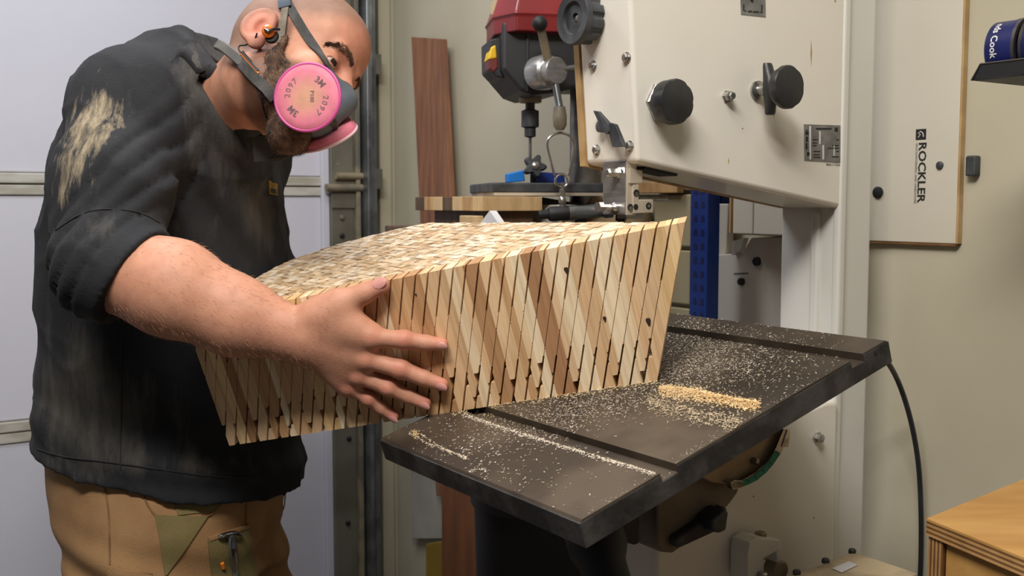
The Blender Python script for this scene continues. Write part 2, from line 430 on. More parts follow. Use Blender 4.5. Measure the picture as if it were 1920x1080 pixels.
# trunnion under the table
sT = -0.045
def px_prism(pts, s, ext): return G().prism([W(*(hs(x, y, s)[0], s, hs(x, y, s)[1])) for x, y in pts], S * ext)
ctr = (1365, 760)
arc = [(1312, 893), (1335, 905), (1362, 908), (1390, 903), (1420, 887), (1445, 862), (1462, 835), (1470, 808), (1466, 770), (1300, 850)]
px_prism(arc, sT, 0.03).build('trunnion_disc', M_trun, saw, 40, bevel=0.002)
rim_o = [(1374, 918), (1392, 914), (1420, 901), (1446, 876), (1466, 847), (1478, 818), (1482, 806)]
rim_i = [(1380, 902), (1392, 900), (1416, 887), (1438, 866), (1455, 840), (1465, 815), (1470, 804)]
g = G()
def wp(x, y, s): t, z = hs(x, y, s); return W(t, s, z)
L = [[wp(*a, sT - 0.012), wp(*b, sT - 0.012), wp(*b, sT + 0.0), wp(*a, sT + 0.0)] for a, b in zip(rim_o, rim_i)]
g.loops(L).build('scale_arm', M_alu2, saw, 40)
g = G()
so = [(1390, 913), (1405, 908), (1420, 900), (1436, 887), (1450, 871), (1464, 850)]
si = [(1388, 903), (1402, 898), (1415, 891), (1428, 880), (1441, 865), (1453, 845)]
L = [[wp(*a, sT - 0.0135), wp(*b, sT - 0.0135), wp(*b, sT - 0.012), wp(*a, sT - 0.012)] for a, b in zip(so, si)]
sc = g.loops(L).build('angle_scale', M_green, saw, None)
for k, (a, b) in enumerate(zip(so, si)):
    a = A(a); b = A(b); p = wp(*(b + (a - b) * 0.15), sT - 0.0138); q = wp(*(b + (a - b) * 0.6), sT - 0.0138)
    g = G().cyl(p, q, 0.0005, n=6); make('tick', g.v, g.f, M_ink, sc, None)
px_prism([(1374, 918), (1370, 905), (1378, 900), (1394, 902), (1392, 915)], sT - 0.014, 0.01).build('scale_clamp', M_zinc, saw, None, bevel=0.001)
px_prism([(1466, 838), (1477, 805), (1483, 808), (1479, 838)], sT - 0.014, 0.008).build('pointer', M_zinc, saw, None, bevel=0.001)
g = G().lathe(wp(1412, 863, sT), -S, [(0.005, 0), (0.005, 0.006), (0.003, 0.009)], 10); g.build('screw', M_zinc, saw)
px_prism([(1230, 905), (1300, 868), (1390, 905), (1384, 925), (1372, 942), (1361, 955), (1362, 968), (1262, 1038), (1242, 1036), (1231, 1026)], sT + 0.02, 0.06).build('trunnion_support', M_trund, saw, 40, bevel=0.004)
px_prism([(1272, 1030), (1360, 990), (1366, 955), (1360, 950), (1268, 1010)], sT + 0.005, 0.05).build('support_flange', M_iron_edge, saw, 40, bevel=0.004)
px_prism([(1336, 975), (1360, 955), (1367, 960), (1362, 995), (1350, 1000), (1337, 998)], sT - 0.012, 0.03).build('lock_lever', M_blkd, saw, 40, bevel=0.003)
# blade guard below the table and dust port
px_prism([(1110, 985), (1200, 945), (1201, 1020), (1192, 1023), (1110, 1000)], -0.03, 0.05).build('lower_guard', M_void, saw, 40, bevel=0.004)
a = at(1110, 985, 1.26); b = at(1150, 1130, 1.2)
g = G().lathe(a, b - a, [(0.030, 0), (0.036, 0.01), (0.036, 0.03), (0.028, 0.05), (0.028, 0.14)], 24); g.build('dust_port', M_void, saw)
# bracket with bolt low on the frame
px_prism([(1402, 1040), (1405, 1018), (1420, 1008), (1463, 1012), (1466, 1030), (1466, 1060), (1458, 1060), (1456, 1034), (1432, 1048), (1432, 1090), (1402, 1090)], -0.0, 0.035).build('bracket', M_saw2, saw, None, bevel=0.002)
g = G().lathe(wp(1426, 1014, 0.02), ZZ, [(0.006, -0.01), (0.006, 0.003), (0.009, 0.003), (0.009, 0.012), (0.006, 0.014)], 6); g.build('bracket_bolt', M_dusty, saw, None)
g = G().lathe(wp(1445, 1062, 0.02), -S, [(0.015, 0), (0.015, 0.02), (0.012, 0.023)], 20); g.build('bracket_roller', M_dusty, saw)
g = G().lathe(wp(1405, 1072, 0.02), -S, [(0.008, 0), (0.008, 0.03), (0.005, 0.033)], 6); g.build('bracket_nut', M_zinc, saw, None)
g = G().lathe(wp(1531, 820, SR - 0.01), -S, [(0.009, 0), (0.009, 0.004), (0.007, 0.004), (0.007, 0.011), (0.004, 0.013)], 6); g.build('frame_bolt', M_zinc, saw, None)

# knobs on the broad face
def knob(nm, x, y, s0, r, length, m=M_blk, axis=None, n=48, lob=7, depth=0.05, o=None, tilt=0):
    axis = nrm(-S if axis is None else axis); o = wp(x, y, s0) if o is None else A(o)
    X, Y, Dd = frame_of(axis); L = []
    for (k, h, d) in ((0.45, 0, 0), (0.62, 0.12, 0), (0.95, 0.25, 1), (1.0, 0.45, 1), (1.0, 0.86, 1), (0.96, 0.97, 0.8), (0.90, 1.0, 0.6)):
        L.append([o + Dd * h * length + (X * math.cos(a) + Y * math.sin(a)) * r * k * (1 - depth * d * max(0, math.cos(lob * a)) ** 2) for a in np.linspace(0, 2 * math.pi, n, endpoint=False)])
    return G().loops(L).build(nm, m, saw, 40)
g = G().lathe(wp(1240, 193, SR), -S, [(0.028, 0), (0.028, 0.004), (0.0265, 0.006)], 6); g.build('tracking_nut', M_zinc, saw, None)
knob('tracking_knob', 1243, 193, SR - 0.005, 0.0305, 0.030, lob=7, depth=0.06)
# lever and lock knob
o = wp(1419, 170, SR)
g = G().lathe(o, -S, [(0.014, 0), (0.014, 0.004), (0.008, 0.006), (0.008, 0.055)], 20); g.build('adjuster_shaft', M_zinc, saw)
g = G()
L = []
for (z, w_, d_) in ((-0.036, 0.007, 0.006), (-0.033, 0.0085, 0.007), (-0.012, 0.0085, 0.01), (0, 0.0125, 0.013), (0.012, 0.009, 0.01), (0.033, 0.0085, 0.006), (0.037, 0.007, 0.005)):
    c = o - S * (0.018 + d_ * 0.6) + ZZ * z + T0 * (-z * 0.09 + 0.002)
    L.append([c + T0 * w_ * math.cos(a) + S * d_ * math.sin(a) for a in np.linspace(0, 2 * math.pi, 14, endpoint=False)])
g.loops(L).build('lock_wing', M_blk, saw, 60)
knob('adjuster_knob', 0, 0, 0, 0.0305, 0.017, o=o - S * 0.046, lob=6, depth=0.04)
g = G().lathe(wp(1362, 181, SR), -S, [(0.009, 0), (0.009, 0.002), (0.0075, 0.002), (0.0075, 0.009), (0.005, 0.010), (0.005, 0.014)], 6); g.build('frame_bolt', M_zinc, saw, None)
# bolts and wing knob on the narrow side
def tp_(x, y, off=0.0):
    s, z = ht(x, y, tl); t = tlean(z) - off; s, z = ht(x, y, t); return W(t, s, z)
for (x, y) in ((1113, 123), (1176, 108), (1120, 281), (1182, 274)):
    o = tp_(x, y)
    g = G().lathe(o, -T0, [(0.0075, 0), (0.0075, 0.0015), (0.006, 0.0015), (0.006, 0.005), (0.004, 0.0065)], 12); g.build('frame_bolt', M_zinc, saw, None)
o = tp_(1136, 238)
g = G().lathe(o, -T0, [(0.008, 0), (0.008, 0.012), (0.006, 0.013)], 16, cap1=True); g.build('wing_hub', M_blkd, saw)
for pts in ([(1109, 207), (1125, 209), (1147, 240), (1140, 252), (1127, 246)], [(1134, 228), (1157, 233), (1168, 275), (1152, 276), (1138, 248)]):
    ss = [ht(x, y, tl - 0.02) for x, y in pts]
    g = G().prism([W(tl - 0.012 - 0.006 * (k % 2), s, z) for k, (s, z) in enumerate(ss)], -T0 * 0.006); g.build('wing_blade', M_blkd, saw, None, bevel=0.0015)
# tension knob
o = tp_(1112, 38, -0.004)
kn = []
X, Y, Dd = frame_of(-T0); L = []
for (k, h, d) in ((0.5, 0, 0), (0.93, 0.006, 1), (0.95, 0.026, 1), (1.0, 0.028, 0), (1.0, 0.034, 0), (0.96, 0.037, 0), (0.62, 0.036, 0), (0.58, 0.031, 0), (0.2, 0.031, 0), (0.19, 0.024, 0)):
    L.append([o + Dd * h + (X * math.cos(a) + Y * math.sin(a)) * 0.0365 * k * (1 - 0.13 * d * (max(0, math.cos(10 * a)) ** 0.7)) for a in np.linspace(0, 2 * math.pi, 80, endpoint=False)])
G().loops(L).build('tension_knob', M_blkd, saw, 40)
g = G().lathe(o + Dd * 0.024, Dd, [(0.0045, 0), (0.0045, 0.004), (0.003, 0.005)], 12); g.build('tension_screw', M_zinc, saw)

# blade guide
gt = tl + 0.002
sA = 0.072
tg, zg = hs(1174, 404, sA); 
tg2 = hs(1203, 350, sA)[0]; tg3 = hs(1226, 390, sA)[0]
zz = lambda y: hs(1174, y, sA)[1]
sL = ht(1130, 360, tg)[0]
g = G(); wbox(g, tg, tg + 0.014, sA + 0.002, sL, zz(403), zl + 0.004); g.build('guide_bracket', M_alu, saw, None, bevel=0.0015)
g = G(); wbox(g, tg + 0.001, tg + 0.018, sA, sA + 0.01, zz(404), zl + 0.004); g.build('guide_plate', M_alu2, saw, None, bevel=0.001)
g = G().prism([wp(x, y, sA - 0.003) for x, y in ((1181, 315), (1205, 320), (1205, 344), (1181, 344))], S * 0.02); g.build('guide_post_cap', M_alu2, saw, None, bevel=0.001)
g = G().prism([wp(x, y, sA - 0.002) for x, y in ((1187, 346), (1198, 346), (1198, 374), (1225, 374), (1225, 399), (1187, 401))], S * 0.014); g.build('guide_arm', M_alu2, saw, None, bevel=0.0012)
g = G().prism([wp(x, y, sA + 0.012) for x, y in ((1174, 400), (1208, 400), (1208, 410), (1174, 411))], S * 0.02); g.build('guide_foot', M_alu, saw, None, bevel=0.0012)
for (x, y, r, m) in ((1182, 388, 0.0042, M_void), (1192, 388, 0.004, M_void), (1216, 386, 0.0048, M_void), (1193, 362, 0.005, M_void), (1182, 390, 0.0028, M_zinc), (1193, 364, 0.003, M_chrome), (1216, 386, 0.0024, M_zinc)):
    g = G().lathe(wp(x, y, sA - 0.002), -S, [(r, -0.001), (r, 0.0006 if m is M_void else 0.001)], 14); g.build('guide_screw_hole' if m is M_void else 'guide_screw', m, saw, None)
def tq(x, y, t): s, z = ht(x, y, t); return W(t, s, z)
g = G().lathe(tq(1160, 324, tg), -T0, [(0.0085, 0), (0.0085, 0.006), (0.0065, 0.006), (0.0065, 0.018), (0.004, 0.02)], 6); g.build('guide_nut', M_zinc, saw, None)
g = G().lathe(tq(1163, 322, tg), -T0, [(0.006, 0.0003), (0.006, 0.0008)], 4); g.build('guide_slot', M_void, saw, None)
g = G().lathe(tq(1155, 390, tg), -T0, [(0.008, 0), (0.008, 0.005), (0.0055, 0.008), (0.0055, 0.011)], 12); g.build('guide_bolt', M_zinc, saw)
g = G().lathe(tq(1150, 388, tg), -T0, [(0.004, 0), (0.004, 0.02), (0.0075, 0.02), (0.0075, 0.028)], 6); g.build('guide_bolt', M_zinc, saw, None)
G().cyl(wp(1196, 371, 0.155), wp(1249, 371, 0.155), 0.005).build('guide_rod', M_steel, saw)
# blade
tb_, _ = hs(1165, 408, 0.10)
g = G(); wbox(g, tb_ - 0.0005, tb_ + 0.0005, 0.092, 0.108, 0.9, zl + 0.05); g.build('blade', M_steel, saw, None)
g = G(); wbox(g, tb_ - 0.004, tb_ + 0.004, 0.094, 0.108, zz(415), zz(398)); g.build('blade_guide_block', M_void, saw, None)

# name plates
def pxplate(nm, pts, s, th, m, parent=saw, bevel=0): return G().prism([wp(x, y, s) for x, y in pts], -S * th).build(nm, m, parent, None)
pl = pxplate('name_plate', [(1508, 301), (1575, 305), (1575, 235), (1507, 233)], SR, 0.0008, M_plate)
def mark(x0, y0, x1, y1, m=M_ink, s=SR - 0.0009, par=None):
    g = G().prism([wp(x0, y0, s), wp(x1, y0, s), wp(x1, y1, s), wp(x0, y1, s)], -S * 0.0003); return make('print_mark', g.v, g.f, m, par, None)
for r in ((1530, 243, 1559, 240), (1524, 263, 1533, 261), (1524, 269, 1532, 267), (1524, 274, 1531, 272), (1525, 285, 1538, 283), (1525, 291, 1537, 289), (1526, 296, 1538, 294), (1552, 279, 1573, 277), (1560, 274, 1572, 272), (1568, 263, 1573, 261), (1568, 285, 1573, 283), (1560, 295, 1573, 293), (1511, 245, 1514, 243), (1510, 253, 1516, 246), (1511, 266, 1515, 256), (1511, 280, 1514, 268), (1513, 292, 1518, 285), (1565, 247, 1571, 239)):
    mark(*r, par=pl)
mark(1517.5, 299, 1520.5, 236, M_paper, par=pl); mark(1536, 270, 1538.5, 246, M_paper, par=pl); mark(1542, 299, 1545, 272, M_paper, par=pl); mark(1563, 292, 1564.5, 272, M_paper, par=pl)
t1_, z1_ = hs(1562, 306, SR); 
text('origin_print', 'Made in China', 0.0055, W(t1_, SR - 0.0003, z1_ - 0.002), T0, ZZ, M_inkg, saw, bold=0.0001, lift=0.0003)
pl2 = pxplate('warning_plate', [(1389, 27), (1435, 32), (1434, -40), (1387, -46)], SR, 0.0008, M_plate)
for r in ((1393.5, 20, 1395.5, 8), (1395, 21, 1399, 19.5), (1427.5, 24, 1429.5, 9), (1425, 24, 1429, 22.5), (1403, 23, 1410, 20), (1412, 24, 1423, 21)):
    mark(*r, par=pl2)
g = G().prism([wp(x, y, SR - 0.0009) for x, y in ((1406, 0), (1411, 6), (1413, 0), (1412, -14), (1407, -14))], -S * 0.0003); make('print_mark', g.v, g.f, M_void, pl2, None)
# rust chips in the enamel
for (x, y, w, h_) in ((1521, 100, 1.5, 26), (1451, 210, 1.5, 10), (1366, 302, 1.2, 7), (1392, 241, 1.5, 2), (1413, 931, 2, 2.4), (1526, 971, 1.6, 2.2), (1566, 2, 1.8, 3)):
    s_ = SR if y < 700 else SR - 0.01
    g = G().prism([wp(x - w, y, s_), wp(x, y + h_, s_), wp(x + w, y, s_), wp(x, y - h_, s_)], -S * 0.0002); g.build('enamel_chip', M_tan, saw, None)
# motor terminal box low behind the saw
zb = 0.72
def hz(x, y, z): return hit(x, y, A([0, 0, z]), ZZ)
top = [hz(1486, 1078, zb), hz(1600, 1033, zb), hz(1722, 1074, zb), hz(1610, 1130, zb)]
g = G().prism(top, -ZZ * 0.12); g.build('terminal_box', M_dustbox, saw, None, bevel=0.004)
for k, (x, y) in enumerate(((1494, 1076), (1548, 1054), (1598, 1036), (1640, 1090))):
    g = G().lathe(hz(x, y, zb), ZZ, [(0.006, -0.001), (0.006, 0.004), (0.004, 0.006)], 8); g.build('box_screw', M_blkd, saw, None)
g = G().prism([hz(1560, 1066, zb + 0.001), hz(1592, 1053, zb + 0.001), hz(1608, 1060, zb + 0.001), hz(1578, 1074, zb + 0.001)], ZZ * 0.0006); g.build('box_label', M_paper, saw, None)
# power cable
pth = smoothpath([wp(x, y, -0.02 if y < 700 else 0.0) for x, y in ((1630, 655), (1660, 674), (1686, 720), (1708, 790), (1722, 870), (1727, 960), (1727, 1040), (1725, 1090))] , 6)
pc = G().tube(pth, 0.0042, 12).build('power_cable', M_cable, None)
props(pc, 'black power cable hanging down from behind the right corner of the saw table', 'cable')
# ------------------------------------------------------------------ laminated wood block
dl = nrm(T * -0.4344 + S * 0.49895)                # along the front face, right to left
ein = np.cross(dl, N); ein = ein if ein @ FW > 0 else -ein   # into the block
HB = 0.2045; UL = 0.6616; MK = 0.083 / 0.2073      # height, length, lean of the saw kerfs
blk = thing('laminated_wood_block', TB(-0.2, 0.3, 0.0), rot=np.stack([T, S, N], 1), label='big glued-up block of pale maple strips with slanted saw kerfs, on the bandsaw table', cat='wood block')
def FB(u, w, d): return P0 + dl * u + N * w + ein * d
DU = 0.0186
us = [-0.090]
while us[-1] < UL + 0.01: us.append(us[-1] + random.choice([0.011, 0.016, 0.019, 0.022, 0.026, 0.031]))
us[-1] = UL
if us[-1] - us[-2] < 0.006: us.pop(-2)
PAL = [(236, 206, 164), (226, 192, 150), (240, 214, 176), (220, 183, 140), (200, 158, 114), (234, 202, 152), (222, 188, 148), (243, 221, 186), (186, 142, 100), (226, 190, 138), (176, 132, 94), (210, 170, 126)]
def tintof(c, j=0.06):
    l = A(lin(c)[:3]) * (1 + random.uniform(-j, j)); return np.clip(l, 0, 1)
def gap(w):
    x = w / HB
    return 0.0017 if x > 0.66 else (0.0018 if x < 0.30 else 0.00075)
ks = list(range(0, int((UL + 0.083) / DU) + 2))
def kl(k, w): return k * DU - MK * w
ws0 = sorted(set([0, HB, HB * 0.30, HB * 0.2999, HB * 0.66, HB * 0.6601] + list(np.linspace(0, HB, 13))))
npiece = 0
DEP = 0.03
wj = [random.uniform(-0.04, 0.04) for _ in range(100)]
for i in range(len(us) - 1):
    a, b = us[i] + 0.00008, us[i + 1] - 0.00008
    base = random.choice(PAL); tint = tintof(base)
    for k in ks:
        def gp(w, kk):
            x = w / HB + wj[kk % 100]
            return 0.0025 if x > 0.66 else (0.0026 if x < 0.30 else 0.0009)
        def lr(w):
            l = a; r = min(b, UL)
            l = max(l, kl(k, w) + (gp(w, k) / 2 if k > 0 else 0)); r = min(r, kl(k + 1, w) - gp(w, k + 1) / 2)
            return l, r
        ws = set(ws0)
        for kk in (k, k + 1):
            for x in (0.30, 0.66):
                for e in (-1e-5, 1e-5): ws.add(min(HB, max(0, (x - wj[kk % 100]) * HB + e)))
            for e in (a, b):
                for off in (-0.0013, -0.00125, -0.00045, 0, 0.00045, 0.00125, 0.0013):
                    w = (kk * DU + off - e) / MK
                    if 0 < w < HB: ws.add(w)
        ws = sorted(ws)
        L_ = [(w,) + lr(w) for w in ws]
        L_ = [q for q in L_ if q[2] - q[1] > 0.00003]
        if len(L_) < 2 or L_[-1][0] - L_[0][0] < 0.0012: continue
        poly = [(l, w) for w, l, r in L_] + [(r, w) for w, l, r in L_[::-1]]
        ded = []
        for q_ in poly:
            if not ded or abs(q_[0] - ded[-1][0]) + abs(q_[1] - ded[-1][1]) > 3e-5: ded.append(q_)
        poly = ded
        out = []
        for q in range(len(poly)):
            p0, p1, p2 = poly[q - 1], poly[q], poly[(q + 1) % len(poly)]
            if abs((p1[0] - p0[0]) * (p2[1] - p1[1]) - (p1[1] - p0[1]) * (p2[0] - p1[0])) > 2e-10: out.append(p1)
        if len(out) < 3: continue
        pr = random.uniform(-0.0002, 0.0003)
        g = G().prism([FB(u, w, -pr) for u, w in out], ein * DEP)
        make('strip_piece', g.v, g.f, M_wood, blk, None, tint=np.clip(tint * random.uniform(0.95, 1.05), 0, 1)); npiece += 1
print('pieces', npiece)
# upper face: small end-grain pieces in rows along the cut direction
outl = [(0.499, -0.434), (0.58, -0.335), (0.64, -0.255), (0.668, -0.205), (0.672, -0.15), (0.655, -0.10), (0.623, -0.05), (0.585, -0.01), (0.55, 0.02), (-0.063, 0.054)]  # (s,t)
e2 = nrm([ein @ S, ein @ T]); c0 = A([dl @ S, dl @ T]) * 0
def clip(poly, nx, ny, c):                                   # keep nx*x+ny*y >= c
    out = []
    for i in range(len(poly)):
        p, q = poly[i], poly[(i + 1) % len(poly)]
        dp = nx * p[0] + ny * p[1] - c; dq = nx * q[0] + ny * q[1] - c
        if dp >= 0: out.append(p)
        if dp * dq < 0:
            f = dp / (dp - dq); out.append((p[0] + (q[0] - p[0]) * f, p[1] + (q[1] - p[1]) * f))
    return out
def poly_clip(poly):
    n = len(outl)
    ar = sum(outl[i][0] * outl[(i + 1) % n][1] - outl[(i + 1) % n][0] * outl[i][1] for i in range(n))
    sg = 1 if ar > 0 else -1
    for i in range(n):
        (x0, y0), (x1, y1) = outl[i], outl[(i + 1) % n]
        nx, ny = -(y1 - y0) * sg, (x1 - x0) * sg
        poly = clip(poly, nx, ny, nx * x0 + ny * y0)
        if len(poly) < 3: return []
    return clip(poly, e2[0], e2[1], DEP + 0.0002)
V = []; Fc = []; TI = []
dT = DU * abs(dl @ T0) / math.cos(PHI)
row = 0; t = -0.44
while t < 0.06:
    s = -0.08 - random.uniform(0, 0.03)
    while s < 0.70:
        ln = random.choice([0.010, 0.014, 0.017, 0.021, 0.027])
        p = poly_clip([(s, t), (s + ln - 0.0005, t), (s + ln - 0.0005, t + dT - 0.0008), (s, t + dT - 0.0008)])
        s += ln
        if len(p) < 3: continue
        hgt = HB + random.uniform(-0.0009, 0.0006); n = len(V)
        tilt = random.uniform(-0.05, 0.05)
        V += [TB(y, x, hgt + tilt * (y - t)) for x, y in p] + [TB(y, x, HB - 0.006) for x, y in p]
        m = len(p)
        Fc.append(tuple(n + i for i in range(m))); Fc += [(n + i, n + (i + 1) % m, n + m + (i + 1) % m, n + m + i) for i in range(m)]
        tn = tintof(random.choice([(222, 200, 168), (212, 186, 150), (228, 210, 184), (204, 174, 136), (218, 196, 166), (196, 166, 130), (230, 214, 190)]), 0.1)
        TI += [tn] * (2 * m)
    t += dT
o = make('top_pieces', V, Fc, M_endg, blk, None, tint=np.array(TI)); o['kind'] = 'stuff'
# solid body behind the visible pieces
inner = clip(outl, e2[0], e2[1], DEP)
g = G().loops([[TB(y, min(x, 9), 0.0003) if not (y > 0.0 and x < 0.1) else TB(y - 0.052, x + 0.06, 0.0003) for x, y in inner], [TB(y, x, HB - 0.004) for x, y in inner]])
g.build('block_body', M_core, blk, None)
# knots
for (x, y, r) in ((1062, 507, 0.004), (1216, 603, 0.0045), (1134, 598, 0.003), (780, 553, 0.0018), (545, 800, 0.002)):
    c = hit(x, y, P0, ein)
    X, Y = dl, N
    g = G().loops([[c - ein * 0.0004 + (X * math.cos(a) * r * 0.7 + Y * math.sin(a) * r * 1.3) * (1 + 0.2 * math.sin(3 * a)) for a in np.linspace(0, 6.283, 14, endpoint=False)], [c + ein * 0.001 + (X * math.cos(a) * r * 0.7 + Y * math.sin(a) * r * 1.3) for a in np.linspace(0, 6.283, 14, endpoint=False)]])
    g.build('knot', M_knot, blk, None)

# ------------------------------------------------------------------ sawdust on the table
V = []; Fc = []; TI = []
BX = [(0, 3, 2, 1), (4, 5, 6, 7), (0, 1, 5, 4), (1, 2, 6, 5), (2, 3, 7, 6), (3, 0, 4, 7)]
CH = [(196, 182, 162), (214, 204, 190), (180, 160, 132), (164, 144, 116), (202, 192, 180), (150, 138, 122)]
def chip(t, s, n, ln, wd, colr=None, tilt=0.35, th=0.00035):
    if t < -0.295 or t > 0.208 or s < S_N + 0.001 or s > S_F: return
    if -0.184 < t < -0.160 or 0.137 < t < 0.161: n = n - 0.010
    a = random.uniform(0, 6.283); d = A([math.cos(a), math.sin(a), random.uniform(-tilt, tilt)]); d /= np.linalg.norm(d)
    e = nrm(np.cross(d, [random.uniform(-0.3, 0.3), random.uniform(-0.3, 0.3), 1])); f = np.cross(d, e)
    z = n + abs(d[2]) * ln / 2 + 0.0003; k = len(V)
    for q in (-1, 1):
        for (x, y) in ((-1, -1), (1, -1), (1, 1), (-1, 1)):
            p = A([t, s, z]) + d * x * ln / 2 + e * y * wd / 2 * (0.5 if x > 0 else 1) + f * q * th / 2
            V.append(TB(*p))
    Fc.extend([tuple(k + i for i in ff) for ff in BX])
    TI.extend([tintof(colr or random.choice(CH), 0.12)] * 8)
def front_ok(t, s): return (s * e2[0] + t * e2[1]) < -0.0005          # in front of the block face
def scatter(n, x0, y0, sx, sy, rot=0, lo=0.0008, hi=0.0032):
    for _ in range(n):
        a, b = rng.normal(0, sx), rng.normal(0, sy)
        x = x0 + a * math.cos(rot) - b * math.sin(rot); y = y0 + a * math.sin(rot) + b * math.cos(rot)
        t, s = tpix(x, y)
        ln = random.uniform(lo, hi)
        if front_ok(t, s) or t > 0.003: chip(t, s, 0, ln, ln * random.uniform(0.2, 0.5))
scatter(2300, 1350, 680, 85, 32, 0.0)
scatter(900, 1300, 640, 40, 25, 0.0)
scatter(700, 1280, 690, 40, 22, 0.0)
scatter(1900, 1120, 755, 85, 20, -0.17)
scatter(800, 1010, 790, 75, 22, -0.15)
scatter(260, 1440, 640, 70, 22, 0.1, 0.001, 0.003)
scatter(350, 900, 850, 90, 35, 0.25, 0.0015, 0.004)
scatter(60, 1050, 870, 90, 40, 0.3, 0.0015, 0.0035)
def line(n, pts, wpx, lo=0.001, hi=0.004, hgt=0.0, colr=None):
    for _ in range(n):
        k = random.random() * (len(pts) - 1); i = int(k); f = k - i
        x = pts[i][0] * (1 - f) + pts[i + 1][0] * f; y = pts[i][1] * (1 - f) + pts[i + 1][1] * f
        a = rng.normal(0, 1)
        t, s = tpix(x + rng.normal(0, 1) * wpx * 0.6, y + a * wpx)
        if not (front_ok(t, s) or t > 0.003): continue
        ln = random.uniform(lo, hi)
        chip(t, s, max(0, hgt * math.exp(-a * a) * random.random()), ln, ln * random.uniform(0.25, 0.5), colr)
PILE = (238, 204, 150)
line(2600, [(1238, 733), (1290, 737), (1340, 748), (1390, 757), (1422, 762)], 5, 0.001, 0.0035, 0.006, PILE)
line(900, [(1240, 733), (1330, 745)], 7, 0.001, 0.0035, 0.006, (244, 216, 168))
line(900, [(1216, 752), (1250, 765), (1300, 778), (1350, 788), (1395, 797)], 9, 0.001, 0.004, 0.002, (196, 176, 146))
line(1100, [(868, 777), (930, 800), (1000, 822), (1080, 846), (1160, 870), (1235, 893)], 2.0, 0.001, 0.003, 0.002, (224, 210, 190))
line(170, [(768, 812), (800, 832), (850, 850), (880, 862)], 1.6, 0.001, 0.003, 0.001, (214, 196, 170))
line(150, [(790, 815), (830, 842), (878, 861)], 1.2, 0.001, 0.003, 0.001, (214, 196, 170))
line(70, [(776, 813), (780, 818)], 4, 0.001, 0.003, 0.004, PILE)
line(60, [(880, 884), (912, 880)], 1.6, 0.001, 0.003, 0.001)
line(500, [(1100, 966), (1300, 846), (1420, 780), (1560, 700)], 5, 0.0006, 0.0018, 0)
line(700, [(845, 778), (1000, 750), (1100, 735), (1232, 716)], 3, 0.001, 0.003, 0.002, (232, 206, 160))
o = make('sawdust', V, Fc, M_dust, None, None, tint=np.array(TI))
props(o, 'pale loose sawdust and chips scattered over the black saw table', 'sawdust', kind='stuff')
# ------------------------------------------------------------------ things behind the saw
def tboard(name, m, pts, t, th, label, cat, **k):            # a board standing in a plane t = const, outline from pixels
    g = G().prism([tq(x, y, t) for x, y in pts], T0 * th)
    return props(g.build(name, m, None, None, bevel=0.0015, **k), label, cat)
tboard('cedar_plank', M_cedar, [(771, 69), (828, 73), (852, 520), (872, 930), (818, 930), (793, 520)], 0.555, 0.018, 'tall reddish cedar plank leaning against the cream wall', 'plank')
# bench top of scrap wood behind the block, carried on legs
def hzp(x, y, z): return hit(x, y, A([0, 0, z]), ZZ)
bench = thing('side_bench', W(0.22, 0.55, 0), 'narrow dark wooden side bench carrying scrap wood behind the laminated block', 'bench', rz=RZ)
zB = 1.20
g = G(); wbox(g, 0.13, 0.345, 0.50, 1.06, zB - 0.03, zB); g.build('bench_top', M_pined, bench, None, bevel=0.002)
for (t, s) in ((0.15, 0.53), (0.30, 0.53), (0.15, 0.63), (0.30, 0.63)):
    g = G(); wbox(g, t - 0.012, t + 0.012, s - 0.012, s + 0.012, 0, zB - 0.03); g.build('leg', M_pined, bench, None, bevel=0.002)
def scrap(name, m, t0, t1, s0, s1, z0, z1, label, cat='offcut'):
    g = G(); wbox(g, t0, t1, s0, s1, z0, z1)
    return props(g.build(name, m, None, None, bevel=0.0015, rz=RZ), label, cat)
# glued-up strip lying on the bench edge
zs = zB + 0.012
sl = thing('striped_cutting_board', W(0.22, 1.1, zB), 'striped glued-up wood board lying at the left end of the scrap bench', 'board', rz=RZ)
sA_, zA_ = ht(778, 384, 0.15); sB_, _ = ht(905, 384, 0.15)
n = 7; ee = np.linspace(sA_, sB_, n + 1)
zA0 = ht(840, 395, 0.15)[1]; zA1 = ht(840, 369, 0.15)[1]
for k in range(n):
    g = G(); wbox(g, 0.15, 0.29, ee[k + 1] + 0.001, ee[k] - 0.001, zA0, zA1)
    g.build('strip', [M_pined, M_pine, M_pine2, M_pined, M_pine2, M_pine, M_pine2][k], sl, None, bevel=0.001)
g = G(); wbox(g, 0.17, 0.28, sB_ + 0.02, sA_ - 0.05, zB, zA0); g.build('batten', M_pined, sl, None)
sA_, _ = ht(862, 400, 0.132); sB_, _ = ht(894, 400, 0.132)
scrap('short_offcut', M_pine2, 0.131, 0.147, sB_, sA_, zB, zB + 0.025, 'pale short offcut below the striped board')
p = [hs_ for hs_ in [(898, 413), (918, 395), (936, 413)]]
g = G().prism([tq(x, y + (8 if y > 400 else 0), 0.131) for x, y in p], T0 * 0.015); props(g.build('paper_scrap', M_paper, None, None), 'small folded white paper peak on the scrap bench', 'paper')
sA_, zz1 = ht(972, 398, 0.32); sB_, zz2 = ht(1060, 384, 0.32)
scrap('pale_batten', M_white, 0.32, 0.344, sB_, sA_, zB, zz2, 'pale flat batten below the drill press table', 'batten')
